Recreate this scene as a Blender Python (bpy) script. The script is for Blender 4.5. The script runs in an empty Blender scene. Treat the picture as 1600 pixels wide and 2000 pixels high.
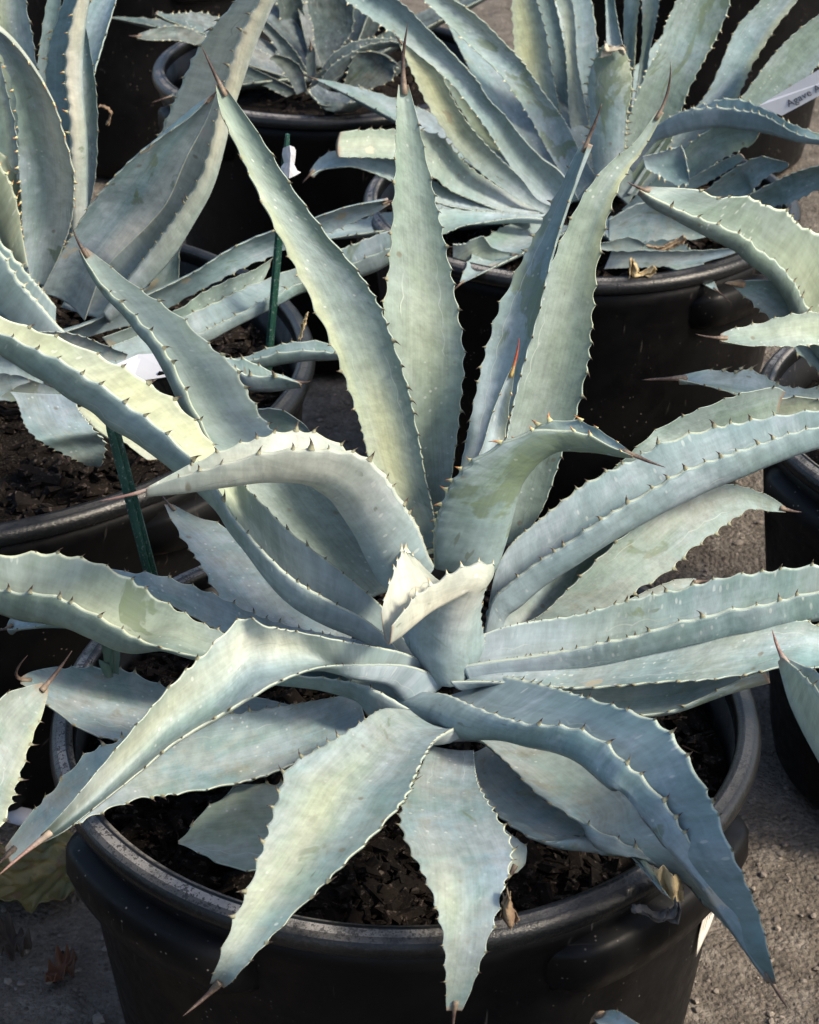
import bpy, math, random
import numpy as np
from mathutils import Vector, noise as mnoise

R_ = random.Random(7)
rng = np.random.default_rng(11)
sc = bpy.context.scene
C = sc.collection
PI = math.pi

# ------------------------------------------------------------------ camera
F = 3900.0                                   # focal length in picture widths of 1600
PITCH = math.radians(29.6)
CAM = np.array((0.004, -1.024, 1.057))
cd = bpy.data.cameras.new('camera'); cam = bpy.data.objects.new('camera', cd); C.objects.link(cam)
cam.location = CAM; cam.rotation_euler = (PI / 2 - PITCH, 0, 0)
cd.sensor_fit = 'VERTICAL'; cd.sensor_height = 24; cd.sensor_width = 24; cd.lens = 24 * F / 2000
cd.clip_start = .01; cd.clip_end = 300
cd.dof.use_dof = True; cd.dof.focus_distance = 1.22; cd.dof.aperture_fstop = 18
sc.camera = cam

# ------------------------------------------------------------------ sky, sun, exposure
SUN_AZ, SUN_EL = math.radians(114), math.radians(42)      # azimuth clockwise from +Y
w = bpy.data.worlds.new('World'); sc.world = w; w.use_nodes = True
nt = w.node_tree; bg = nt.nodes['Background']
sky = nt.nodes.new('ShaderNodeTexSky'); sky.sky_type = 'NISHITA'; sky.sun_disc = False
sky.sun_elevation = SUN_EL; sky.sun_rotation = SUN_AZ; sky.dust_density = 3.0; sky.air_density = 1.0
nt.links.new(sky.outputs[0], bg.inputs[0]); bg.inputs[1].default_value = .115
sd = bpy.data.lights.new('sun', 'SUN'); sun = bpy.data.objects.new('sun', sd); C.objects.link(sun)
sd.energy = 2.5; sd.angle = math.radians(10); sd.color = (1, .89, .71)
_d = Vector((math.sin(SUN_AZ) * math.cos(SUN_EL), math.cos(SUN_AZ) * math.cos(SUN_EL), math.sin(SUN_EL)))
sun.rotation_euler = _d.to_track_quat('Z', 'Y').to_euler(); sun.location = _d * 5
sc.view_settings.view_transform = 'Standard'; sc.view_settings.look = 'None'
sc.view_settings.gamma = 1; sc.view_settings.use_curve_mapping = False
sc.view_settings.exposure = 1.28

# ------------------------------------------------------------------ helpers
def smooth(o, on=True):
    o.data.polygons.foreach_set('use_smooth', [on] * len(o.data.polygons)); return o

def mesh(name, V, Fc, mat, parent=None, sm=True):
    me = bpy.data.meshes.new(name); me.from_pydata([tuple(v) for v in V], [], [tuple(f) for f in Fc]); me.update()
    if mat is not None:
        for m in (mat if isinstance(mat, (list, tuple)) else [mat]): me.materials.append(m)
    o = bpy.data.objects.new(name, me); C.objects.link(o)
    if parent is not None: o.parent = parent
    return smooth(o, sm)

def tag(o, label=None, cat=None, group=None, kind=None):
    if label: o['label'] = label
    if cat: o['category'] = cat
    if group: o['group'] = group
    if kind: o['kind'] = kind
    return o

def thing(name, label, cat, loc=(0, 0, 0), group=None):
    o = bpy.data.objects.new(name, None); C.objects.link(o); o.location = loc
    o.empty_display_size = .05
    return tag(o, label, cat, group)

def ray(px, py):
    f = np.array((0, math.cos(PITCH), -math.sin(PITCH))); u = np.array((0, math.sin(PITCH), math.cos(PITCH)))
    return f + np.array((1, 0, 0)) * (px - 800) / F + u * (1000 - py) / F

def at_y(px, py, Y):                          # world point on the vertical plane at depth Y
    r = ray(px, py); return CAM + r * ((Y - CAM[1]) / r[1])

def at_z(px, py, z):                          # world point on the horizontal plane at height z
    r = ray(px, py); return CAM + r * ((z - CAM[2]) / r[2])

def cr(P, t):                                 # Catmull-Rom through P (n,k) at parameters t in 0..n-1
    P = np.asarray(P, float); n = len(P)
    i = np.clip(np.floor(t).astype(int), 0, n - 2); u = (t - i)[:, None]
    p0 = P[np.maximum(i - 1, 0)]; p1 = P[i]; p2 = P[i + 1]; p3 = P[np.minimum(i + 2, n - 1)]
    return .5 * ((2 * p1) + (-p0 + p2) * u + (2 * p0 - 5 * p1 + 4 * p2 - p3) * u * u + (-p0 + 3 * p1 - 3 * p2 + p3) * u ** 3)

def norm(v):
    return v / np.maximum(np.linalg.norm(v, axis=-1, keepdims=True), 1e-9)

# ------------------------------------------------------------------ materials
class NT:
    def __init__(s, name):
        s.m = bpy.data.materials.new(name); s.m.use_nodes = True; s.t = s.m.node_tree
        s.b = s.t.nodes['Principled BSDF']
    def n(s, kind, **kw):
        x = s.t.nodes.new('ShaderNode' + kind)
        for k, v in kw.items(): setattr(x, k, v)
        return x
    def put(s, sock, v):
        if isinstance(v, bpy.types.NodeSocket): s.t.links.new(v, sock)
        elif isinstance(v, (tuple, list)) and len(v) == 3 and sock.type == 'RGBA': sock.default_value = (*v, 1)
        else: sock.default_value = v
    def math(s, op, a, b=0.0, clamp=False):
        x = s.n('Math', operation=op, use_clamp=clamp); s.put(x.inputs[0], a); s.put(x.inputs[1], b); return x.outputs[0]
    def mix(s, f, a, b, mode='MIX'):
        x = s.n('Mix', data_type='RGBA', blend_type=mode); s.put(x.inputs[0], f); s.put(x.inputs[6], a); s.put(x.inputs[7], b); return x.outputs[2]
    def ramp(s, f, a, b, lo=0.0, hi=1.0):
        x = s.n('MapRange'); x.interpolation_type = 'SMOOTHSTEP'; x.clamp = True
        s.put(x.inputs[0], f); s.put(x.inputs[1], a); s.put(x.inputs[2], b); s.put(x.inputs[3], lo); s.put(x.inputs[4], hi); return x.outputs[0]
    def noise(s, vec, scale, detail=3, rough=.55, dist=0):
        x = s.n('TexNoise'); s.put(x.inputs['Vector'], vec); s.put(x.inputs['Scale'], scale); s.put(x.inputs['Detail'], detail)
        s.put(x.inputs['Roughness'], rough); s.put(x.inputs['Distortion'], dist); return x.outputs[0]
    def voro(s, vec, scale, rand=1.0):
        x = s.n('TexVoronoi'); s.put(x.inputs['Vector'], vec); s.put(x.inputs['Scale'], scale); s.put(x.inputs['Randomness'], rand); return x
    def vmul(s, v, k):
        x = s.n('VectorMath', operation='MULTIPLY'); s.put(x.inputs[0], v); x.inputs[1].default_value = k; return x.outputs[0]
    def attr(s, name, typ='GEOMETRY'):
        return s.n('Attribute', attribute_name=name, attribute_type=typ)
    def bump(s, h, strength=.3, dist=.001):
        x = s.n('Bump'); s.put(x.inputs['Height'], h); x.inputs['Strength'].default_value = strength; x.inputs['Distance'].default_value = dist
        s.t.links.new(x.outputs[0], s.b.inputs['Normal']); return x
    def col(s, c, rough=.5, spec=.5):
        s.put(s.b.inputs['Base Color'], c); s.put(s.b.inputs['Roughness'], rough); s.put(s.b.inputs['Specular IOR Level'], spec)

def leaf_material():
    k = NT('agave_leaf')
    co = k.attr('leafco'); st = k.attr('leafst')
    info = k.n('ObjectInfo')
    sh = k.n('VectorMath', operation='ADD'); k.put(sh.inputs[0], co.outputs['Vector'])
    cm = k.n('CombineXYZ'); rnd = info.outputs['Random']
    k.put(cm.inputs[0], k.math('MULTIPLY', rnd, 7.3)); k.put(cm.inputs[1], k.math('MULTIPLY', rnd, 3.1)); k.put(cm.inputs[2], k.math('MULTIPLY', rnd, 5.7))
    k.put(sh.inputs[1], cm.outputs[0]); v = sh.outputs[0]
    sx = k.n('SeparateXYZ'); k.put(sx.inputs[0], st.outputs['Vector'])
    S, T, Y = sx.outputs
    sep = k.n('SeparateXYZ'); k.put(sep.inputs[0], co.outputs['Vector']); side = sep.outputs[2]
    def oa(n): return k.attr(n, 'OBJECT').outputs['Fac']
    hue, rub, speck, old = oa('hue'), oa('rub'), oa('speck'), oa('old')
    n1 = k.noise(v, 14, 4); n2 = k.noise(k.vmul(v, (1, .16, 1)), 38, 4, .6); n3 = k.noise(v, 120, 4, .65)
    streak = k.noise(k.vmul(v, (1, .03, 1)), 900, 2, .6)
    streak2 = k.noise(k.vmul(v, (1, .03, 1)), 420, 3, .6)
    teal = (.124, .200, .208); green = (.136, .190, .158); lilac = (.282, .330, .374)
    c = k.mix(k.ramp(k.math('ADD', n1, k.math('MULTIPLY', hue, .5)), .35, .75), teal, green)
    # waxy bloom, thicker towards the base and in drifts
    pt = k.noise(k.vmul(v, (1, .55, 1)), 24, 6, .68, .6)
    bl = k.math('ADD', k.math('MULTIPLY', k.ramp(n2, .30, .80), .6), k.math('MULTIPLY', k.ramp(pt, .50, .58), .32))
    bl = k.math('ADD', bl, k.ramp(T, .5, .0, 0, .35), True)
    c = k.mix(k.math('MULTIPLY', bl, k.math('SUBTRACT', .84, k.math('MULTIPLY', hue, .45), True)), c, lilac)
    c = k.mix(k.math('MULTIPLY', k.ramp(pt, .44, .36), .22), c, (.095, .140, .110))
    # yellowing, with sunlit cream painted in through the same mask
    yl = k.math('MULTIPLY', k.math('MULTIPLY', Y, .72), k.ramp(n2, .2, .62, .5, 1.0), True)
    c = k.mix(yl, c, k.mix(oa('pale'), (.40, .405, .215), (.52, .485, .385)))  # pale shifts the patches to the cream of warm sunlight
    # wax rubbed off: darker olive scars with a hard edge
    rn = k.noise(k.vmul(v, (1, .45, 1)), 26, 5, .62, .8)
    rb = k.ramp(rn, k.math('SUBTRACT', .72, k.math('MULTIPLY', rub, .24)), k.math('SUBTRACT', .75, k.math('MULTIPLY', rub, .23)))
    c = k.mix(k.math('MULTIPLY', rb, k.ramp(n3, .3, .7, .45, .85)), c, (.098, .132, .076))
    # old leaves: grey film and brown weathering
    og = k.math('MULTIPLY', old, k.ramp(k.noise(v, 30, 6, .72, .5), .44, .56), True)
    c = k.mix(k.math('MULTIPLY', og, .6), c, (.232, .232, .212))
    ob = k.math('MULTIPLY', old, k.ramp(k.noise(v, 55, 5, .75), .56, .68), True)
    c = k.mix(k.math('MULTIPLY', ob, .55), c, (.16, .145, .085))
    # streaks and mottling
    val = k.math('ADD', k.ramp(streak, .25, .75, -.055, .055), k.ramp(n3, .25, .75, -.17, .17))
    val = k.math('ADD', val, k.ramp(streak2, .25, .75, -.06, .06))
    deep = oa('deep'); val = k.math('SUBTRACT', val, k.math('MULTIPLY', deep, .5))  # darkens the rear agaves: shade painted into their leaf colour
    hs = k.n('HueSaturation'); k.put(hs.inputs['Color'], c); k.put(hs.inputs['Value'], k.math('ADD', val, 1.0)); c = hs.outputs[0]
    # pale mineral specks and a few brown ones
    vo = k.voro(v, 300); dsp = k.ramp(vo.outputs['Distance'], .34, .18)
    sc1 = k.n('SeparateColor'); k.put(sc1.inputs[0], vo.outputs['Color'])
    pick = k.math('GREATER_THAN', k.math('ADD', sc1.outputs[0], k.math('MULTIPLY', speck, .28)), .95)
    patch = k.ramp(k.noise(v, 18, 2), .42, .6)
    c = k.mix(k.math('MULTIPLY', k.math('MULTIPLY', dsp, pick), k.math('MULTIPLY', patch, .42)), c, (.52, .55, .52))
    vo2 = k.voro(v, 95); sc2 = k.n('SeparateColor'); k.put(sc2.inputs[0], vo2.outputs['Color'])
    b2 = k.math('MULTIPLY', k.ramp(vo2.outputs['Distance'], .22, .10), k.math('GREATER_THAN', sc2.outputs[1], .93))
    c = k.mix(k.math('MULTIPLY', b2, .6), c, (.11, .085, .05))
    # scars: irregular pale tan blisters and short dark nicks
    vo3 = k.voro(k.vmul(v, (1, .6, 1)), 52); s3 = k.n('SeparateColor'); k.put(s3.inputs[0], vo3.outputs['Color'])
    blis = k.math('MULTIPLY', k.ramp(k.math('ADD', vo3.outputs['Distance'], k.ramp(n3, .2, .8, -.16, .16)), .24, .18), k.math('GREATER_THAN', s3.outputs[2], .945))
    c = k.mix(k.math('MULTIPLY', blis, .75), c, k.mix(s3.outputs[0], (.44, .40, .33), (.20, .18, .11)))
    nick = k.math('MULTIPLY', k.ramp(k.noise(k.vmul(v, (1, .22, 1)), 330, 2, .5), .70, .76), k.ramp(k.noise(v, 33, 2), .52, .6))
    c = k.mix(k.math('MULTIPLY', nick, .6), c, (.085, .10, .065))
    # faint prints left by the teeth of the neighbouring leaf in the bud
    aS = k.math('ABSOLUTE', S)
    ly = sep.outputs[1]
    arc = k.math('ABSOLUTE', k.math('SINE', k.math('ADD', k.math('MULTIPLY', ly, 210.0), k.math('MULTIPLY', n1, 3.0))))
    tgt = k.math('ADD', k.math('ADD', k.math('MULTIPLY', arc, .075), .50), k.math('MULTIPLY', k.math('SUBTRACT', n1, .5), .35))
    ln = k.ramp(k.math('ABSOLUTE', k.math('SUBTRACT', aS, tgt)), .022, .006)
    msk = k.ramp(k.noise(v, 20, 2), .50, .60)
    c = k.mix(k.math('MULTIPLY', k.math('MULTIPLY', ln, msk), .42), c, k.mix(k.ramp(n2, .4, .6), (.105, .15, .115), (.42, .46, .42)))
    # margin: pale horny line
    mg = k.ramp(k.math('ADD', aS, k.ramp(n3, .2, .8, -.012, .012)), .968, .990)
    mcol = k.mix(k.ramp(n1, .4, .6), (.50, .52, .36), (.42, .50, .44))
    c = k.mix(k.math('MULTIPLY', mg, .62), c, mcol)
    # dry last stretch under the terminal spine
    dry = k.ramp(k.math('ADD', T, k.ramp(n3, .2, .8, -.015, .015)), .975, .998)
    c = k.mix(k.math('MULTIPLY', dry, .8), c, (.20, .14, .10))
    k.col(c, k.ramp(n2, .3, .7, .50, .66), .32)
    h = k.math('MULTIPLY', n3, .8); h = k.math('ADD', h, k.math('MULTIPLY', k.noise(v, 60, 3), 1.6))
    k.bump(h, .35, .0009)
    return k.m
LEAF = leaf_material()

def simple(name, c1, c2, scale=60, rough=.6, spec=.3, bump=.3, bd=.001, c3=None, s3=300):
    k = NT(name); tc = k.n('TexCoord').outputs['Object']
    n = k.noise(tc, scale, 5, .6); c = k.mix(k.ramp(n, .35, .65), c1, c2)
    n2 = k.noise(tc, s3, 4, .65)
    if c3: c = k.mix(k.ramp(n2, .56, .66), c, c3)
    k.col(c, k.ramp(n, .3, .7, rough - .1, rough + .08), spec); k.bump(k.math('ADD', n, n2), bump, bd)
    return k.m

def thorn_material(name, base, tip):
    k = NT(name); t = k.attr('tt').outputs['Fac']
    tc = k.n('TexCoord').outputs['Object']; n = k.noise(tc, 420, 4, .7)
    f = k.math('ADD', k.ramp(t, .05, .5), k.ramp(n, .3, .7, -.28, .28), True)
    k.col(k.mix(f, base, tip), k.ramp(n, .3, .7, .45, .75), .35); k.bump(n, .6, .0006); return k.m
THORN_DARK = thorn_material('marginal_thorn_dark', (.20, .20, .13), (.035, .020, .016))
THORN_PALE = thorn_material('marginal_thorn_pale', (.45, .50, .40), (.40, .30, .17))
THORN_YEL = thorn_material('marginal_thorn_yellow', (.50, .48, .26), (.42, .17, .06))
SPINE = thorn_material('spine_brown', (.17, .13, .095), (.045, .028, .024))
SPINE_RED = thorn_material('spine_red', (.36, .27, .10), (.27, .045, .026))
SPINE_PINK = thorn_material('spine_pink', (.34, .28, .23), (.17, .10, .085))
DRY = simple('dry_leaf_tissue', (.26, .20, .13), (.13, .085, .055), 40, .8, .2, .6, .002)
TAN = simple('tan_dead_leaf', (.42, .33, .19), (.30, .24, .14), 25, .7, .2, .4, .002)

def plastic():
    k = NT('black_pot_plastic'); tc = k.n('TexCoord').outputs['Object']
    n = k.noise(tc, 9, 5, .6); n2 = k.noise(tc, 60, 5, .65)
    # scuffs: short, thin, in every direction
    scr = 0.0
    for i, (rx, sc_) in enumerate((((.3, .5, 1.1), (260, 9, 30)), ((1.0, .2, .4), (9, 240, 30)), ((.6, .9, 2.0), (30, 200, 9)))):
        mp = k.n('Mapping'); k.put(mp.inputs['Vector'], tc); mp.inputs['Rotation'].default_value = rx; mp.inputs['Scale'].default_value = sc_
        q = k.ramp(k.noise(mp.outputs[0], 1.0, 2, .5), .70, .78); scr = q if i == 0 else k.math('MAXIMUM', scr, q)
    vo = k.voro(tc, 330); scn = k.n('SeparateColor'); k.put(scn.inputs[0], vo.outputs['Color'])
    sp = k.math('MULTIPLY', k.ramp(vo.outputs['Distance'], .30, .12), k.math('GREATER_THAN', scn.outputs[0], .93))
    c = k.mix(k.ramp(n, .40, .72), (.0022, .0022, .0026), (.0055, .0054, .0056))
    c = k.mix(k.math('MULTIPLY', scr, k.ramp(n, .35, .65, .12, .45)), c, (.12, .11, .10))
    c = k.mix(k.math('MULTIPLY', sp, k.ramp(n, .42, .62, .0, .6)), c, (.26, .23, .20))
    k.col(c, k.ramp(n2, .3, .7, .36, .56), .14); k.bump(k.math('ADD', k.math('MULTIPLY', n2, .6), k.math('MULTIPLY', scr, -.5)), .18, .0012)
    return k.m
POT = plastic()

def rimdust():
    k = NT('dusty_pot_rim'); tc = k.n('TexCoord').outputs['Object']
    n = k.noise(tc, 22, 5, .65); n2 = k.noise(tc, 420, 3, .7); n3 = k.noise(tc, 130, 4, .7)
    ge = k.n('NewGeometry'); sx = k.n('SeparateXYZ'); k.put(sx.inputs[0], ge.outputs['True Normal'])
    ox = k.n('SeparateXYZ'); k.put(ox.inputs[0], tc); oxs = ox.outputs[0]
    up = k.ramp(sx.outputs[2], .75, .98)
    d = k.math('MULTIPLY', up, k.math('MULTIPLY', k.ramp(k.math('ADD', n, k.math('MULTIPLY', n2, .45)), .52, .76), k.ramp(oxs, .11, -.06, .12, 1.0)))
    c = k.mix(k.math('MULTIPLY', d, .72), (.006, .007, .008), k.mix(n3, (.20, .19, .185), (.42, .40, .38)))
    pit = k.ramp(k.math('ADD', n2, k.math('MULTIPLY', k.math('SUBTRACT', n3, .5), .5)), .52, .58); c = k.mix(k.math('MULTIPLY', pit, .8), c, (.012, .012, .013))
    k.col(c, k.ramp(d, 0, 1, .30, .75), .32); k.bump(k.math('ADD', k.math('MULTIPLY', n3, .8), n2), .35, .0012)
    return k.m
RIM = rimdust()
SOIL = simple('potting_mix', (.006, .0048, .004), (.013, .0098, .008), 90, .95, .08, 1.0, .004, (.045, .037, .031), 420)
BARK = simple('bark_chip', (.004, .0032, .0028), (.012, .009, .0075), 48, .9, .08, .7, .002, (.055, .044, .037), 200)

def dirt():
    k = NT('gritty_dirt'); tc = k.n('TexCoord').outputs['Object']
    n = k.noise(tc, 2.2, 5, .6); n2 = k.noise(tc, 38, 6, .7); n3 = k.noise(tc, 260, 4, .7)
    c = k.mix(k.ramp(n, .35, .68), (.145, .126, .106), (.200, .176, .150))
    c = k.mix(k.ramp(n2, .48, .66), c, (.270, .240, .206)); c = k.mix(k.ramp(n2, .46, .34), c, (.088, .076, .064))
    vo = k.voro(tc, 210); s1 = k.n('SeparateColor'); k.put(s1.inputs[0], vo.outputs['Color'])
    c = k.mix(k.math('MULTIPLY', k.ramp(vo.outputs['Distance'], .50, .30), k.math('GREATER_THAN', s1.outputs[0], .60)), c, k.mix(s1.outputs[1], (.24, .20, .165), (.11, .095, .085)))
    c = k.mix(k.ramp(n3, .35, .65, 0, .35), c, (.07, .06, .05))
    k.col(c, .95, .1); k.bump(k.math('ADD', k.math('MULTIPLY', n2, 1.4), k.math('ADD', n3, k.math('MULTIPLY', vo.outputs['Distance'], -.6))), 1.0, .007)
    return k.m
DIRT = dirt()
STONE = simple('pebble', (.19, .165, .14), (.11, .095, .085), 30, .9, .2, .5, .002, (.27, .23, .19), 120)
WHITE = simple('white_plastic', (.50, .51, .54), (.44, .45, .48), 20, .45, .4, .1)
PAPER = simple('printed_sticker_paper', (.66, .62, .55), (.58, .54, .47), 25, .6, .3, .1)
INK = simple('dark_ink', (.05, .05, .06), (.08, .08, .09), 50, .6, .2, .0)
STAKE = simple('green_stake_plastic', (.010, .050, .034), (.020, .075, .055), 30, .42, .45, .2, .001, (.16, .20, .18), 500)
FALLEN = simple('olive_fallen_leaf', (.15, .125, .045), (.085, .085, .030), 22, .5, .4, .7, .003, (.11, .075, .035), 70)
PUP = simple('young_green_leaf', (.045, .085, .065), (.07, .11, .085), 40, .5, .35, .2)

# ------------------------------------------------------------------ the setting
def build_ground():
    def axis(a, b, step, far):
        core = np.arange(a, b + 1e-6, step); g = step * np.cumsum(1.35 ** np.arange(1, 40)); g = g[g < far]
        return np.concatenate((a - g[::-1], core, b + g))
    xs = axis(-1.0, 1.2, .011, 60); ys = axis(-.75, 1.7, .012, 60)
    V = []
    for y in ys:
        for x in xs:
            near = max(0, 1 - max(0, abs(x) - 2, abs(y) - 3) / 2)
            z = 0
            if near > 0:
                z = .010 * mnoise.noise((x * 3, y * 3, 0)) + .007 * mnoise.noise((x * 14, y * 14, 3)) + .0045 * mnoise.noise((x * 42, y * 42, 5))
            V.append((x, y, z * near - .006))
    nx = len(xs); Fc = [(j * nx + i, j * nx + i + 1, (j + 1) * nx + i + 1, (j + 1) * nx + i) for j in range(len(ys) - 1) for i in range(nx - 1)]
    tag(mesh('ground', V, Fc, DIRT), kind='structure')
    # loose grit and pebbles
    t = (1 + 5 ** .5) / 2
    IV = norm(np.array([(-1, t, 0), (1, t, 0), (-1, -t, 0), (1, -t, 0), (0, -1, t), (0, 1, t), (0, -1, -t), (0, 1, -t), (t, 0, -1), (t, 0, 1), (-t, 0, -1), (-t, 0, 1)], float))
    IF = [(0, 11, 5), (0, 5, 1), (0, 1, 7), (0, 7, 10), (0, 10, 11), (1, 5, 9), (5, 11, 4), (11, 10, 2), (10, 7, 6), (7, 1, 8), (3, 9, 4), (3, 4, 2), (3, 2, 6), (3, 6, 8), (3, 8, 9), (4, 9, 5), (2, 4, 11), (6, 2, 10), (8, 6, 7), (9, 8, 1)]
    V, Fc = [], []
    for k in range(15000):
        x, y = R_.uniform(-.8, 1.0), R_.uniform(-.5, 1.5)
        s = .0009 + .0028 * R_.random() ** 3 + (.006 * R_.random() if R_.random() < .012 else 0)
        P = IV * rng.uniform(.7, 1.25, (12, 1)) * s * np.array((R_.uniform(.8, 1.4), R_.uniform(.8, 1.4), .65))
        a = R_.uniform(0, 6.28); ca, sa = math.cos(a), math.sin(a)
        P = P @ np.array(((ca, sa, 0), (-sa, ca, 0), (0, 0, 1)))
        z = .010 * mnoise.noise((x * 3, y * 3, 0)) + .007 * mnoise.noise((x * 14, y * 14, 3)) - .006
        b = len(V); V += [tuple(p + np.array((x, y, z + s * .3))) for p in P]; Fc += [tuple(i + b for i in f) for f in IF]
    tag(mesh('gravel', V, Fc, STONE, sm=False), kind='stuff')
build_ground()

# ------------------------------------------------------------------ pots
def lathe(prof, n=96, a0=0, a1=2 * PI, closed=True, wob=0):
    V, Fc = [], []; m = len(prof); full = abs(a1 - a0 - 2 * PI) < 1e-6; k = n if full else n + 1
    for i in range(k):
        a = a0 + (a1 - a0) * i / n
        q = 1 + wob * math.sin(3 * a + 1.0) + wob * .6 * math.sin(5 * a + 2.3)
        for r, z in prof: V.append((r * q * math.cos(a), r * q * math.sin(a), z))
    for i in range(n):
        i2 = (i + 1) % k
        for j in range(m - 1 if not closed else m):
            j2 = (j + 1) % m; Fc.append((i * m + j, i2 * m + j, i2 * m + j2, i * m + j2))
    if not full and closed: Fc += [tuple(range(m))[::-1], tuple((k - 1) * m + j for j in range(m))]
    return V, Fc

def chips(R, z, count, rs, parent, s0=.0035, s1=.024):
    V, Fc = [], []
    for k in range(count):
        a, r = rs.uniform(0, 6.283), R * math.sqrt(rs.random()); x, y = r * math.cos(a), r * math.sin(a)
        L = s0 + (s1 - s0) * rs.random() ** 2.2; W = L * rs.uniform(.14, .7); H = W * rs.uniform(.2, .5)
        P = np.array([(-L, -W * .7, -H), (L * .9, -W, -H), (L, W * .8, -H), (-L * .8, W, -H), (-L * .8, -W * .6, H), (L * .7, -W * .7, H * .8), (L * .9, W * .6, H), (-L * .9, W * .8, H * .9)]) * .5
        P *= rng.uniform(.75, 1.25, P.shape)
        e = Vector((rs.gauss(0, .35), rs.gauss(0, .35), rs.uniform(0, 6.28)))
        from mathutils import Euler
        M = np.array(Euler(e).to_matrix()); P = P @ M.T + np.array((x, y, z + .009 * mnoise.noise((x * 16, y * 16, parent.location.x)) + rs.uniform(0, .006)))
        b = len(V); V += [tuple(p) for p in P]
        Fc += [tuple(b + i for i in f) for f in ((0, 3, 2, 1), (4, 5, 6, 7), (0, 1, 5, 4), (1, 2, 6, 5), (2, 3, 7, 6), (3, 0, 4, 7))]
    o = mesh('bark_mulch', V, Fc, BARK, parent, False); return tag(o, kind='stuff')

def pot(cx, cy, R, H, label, grips, depth=.035, nch=700, wob=.006, taper=.80):
    p = thing('plant_pot', label, 'plant pot', (cx, cy, 0), 'black nursery pots')
    ri = R - .0155; rb = R * taper
    body = [(rb * .6, .004), (rb - .008, .002), (rb, .010), (rb + .004, .03), (R - .0135, H - .075), (R - .011, H - .040), (R - .0075, H - .030), (R - .006, H - .014), (ri - .001, H - .014), (ri - .004, H - .06), (rb - .004, .03), (rb * .6, .016)]
    V, Fc = lathe(body, 96, wob=wob); mesh('body', V, Fc, POT, p)
    lip = [(ri, H - .0135), (ri, H - .004), (ri + .001, H - .001), (ri + .003, H), (ri + .0045, H + .0010), (ri + .0055, H), (R - .005, H - .001), (R - .002, H - .003), (R - .0003, H - .006), (R, H - .009), (R - .001, H - .0125), (R - .003, H - .0145), (R - .0055, H - .0135)]
    V, Fc = lathe(lip, 128, wob=wob); mesh('rim', V, Fc, RIM, p)
    for a0, a1 in grips:
        a0, a1 = math.radians(a0), math.radians(a1)
        n = 28; V, Fc = [], []
        for i in range(n + 1):
            u = i / n; a = a0 + (a1 - a0) * u; e = min(1, 6 * u, 6 * (1 - u)); e = math.sin(e * PI / 2) ** .7
            top, bot = H - .024 - .010 * (1 - e), H - .066 + .006 * (1 - e)
            rr = R - .014
            for r, z in ((rr, top), (rr + .016 * e, top - .003), (rr + .0195 * e, top - .0065), (rr + .0205 * e, (top + bot) / 2), (rr + .016 * e, bot + .006), (rr + .005 * e, bot), (rr - .004, bot)):
                q = 1 + wob * math.sin(3 * a + 1.0) + wob * .6 * math.sin(5 * a + 2.3)
                V.append((r * q * math.cos(a), r * q * math.sin(a), z))
        for i in range(n):
            for j in range(6): Fc.append((i * 7 + j, (i + 1) * 7 + j, (i + 1) * 7 + j + 1, i * 7 + j + 1))
        mesh('grip', V, Fc, POT, p)
    zs = H - depth; rs = random.Random(int(cx * 1000) + 5)
    V = [(0, 0, zs)]; Fc = []; nr, na = 26, 72
    for i in range(1, nr + 1):
        r = (ri - .002) * i / nr
        for j in range(na):
            a = 2 * PI * j / na; x, y = r * math.cos(a), r * math.sin(a)
            V.append((x, y, zs + .009 * mnoise.noise((x * 16, y * 16, cx)) + .004 * mnoise.noise((x * 70, y * 70, cx)) - .006 * (i == nr)))
    for j in range(na): Fc.append((0, 1 + j, 1 + (j + 1) % na))
    for i in range(nr - 1):
        for j in range(na):
            a, b = 1 + i * na + j, 1 + i * na + (j + 1) % na; Fc.append((a, a + na, b + na, b))
    tag(mesh('soil', V, Fc, SOIL, p), kind='stuff')
    if nch: chips(ri - .012, zs + .002, nch, rs, p)
    return p

H0 = .34
pot(0, 0, .22, H0, 'black plastic pot with dusty rim under the large open agave in front', [(203, 248), (-68, -18), (95, 135)], nch=4200)
pot(-.394, .507, .316, H0, 'widest black pot, behind the front pot, with bark mulch and a tall agave', [(-50, -14), (120, 160)], nch=4200, taper=.66)
pot(.175, .883, .22, H0, 'black pot behind and right, holding the agave with the torn middle leaf', [(-64, -22), (150, 190)], nch=1500)
pot(-.095, 1.336, .212, H0, 'farthest black pot, holding the small shaded agave', [(200, 240), (-70, -30)], nch=250)
pot(.50, .40, .22, H0, 'black pot at the right edge beside bare gritty ground', [(188, 232), (20, 60)], nch=500)
pot(-.41, 2.02, .22, H0, 'black pot behind the tall agave, standing in the shade', [(-70, -20), (20, 60)], nch=250)
pot(.44, 1.98, .22, H0, 'black pot behind the many-leaved agave, mostly hidden by leaves', [(200, 240)], nch=150)
pot(-.62, -.28, .20, H0, 'black pot beyond the lower left, mostly out of sight', [(20, 60)], nch=0)
pot(.43, -.48, .20, H0, 'black pot beyond the lower right, mostly out of sight', [(120, 160)], nch=0)

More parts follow.
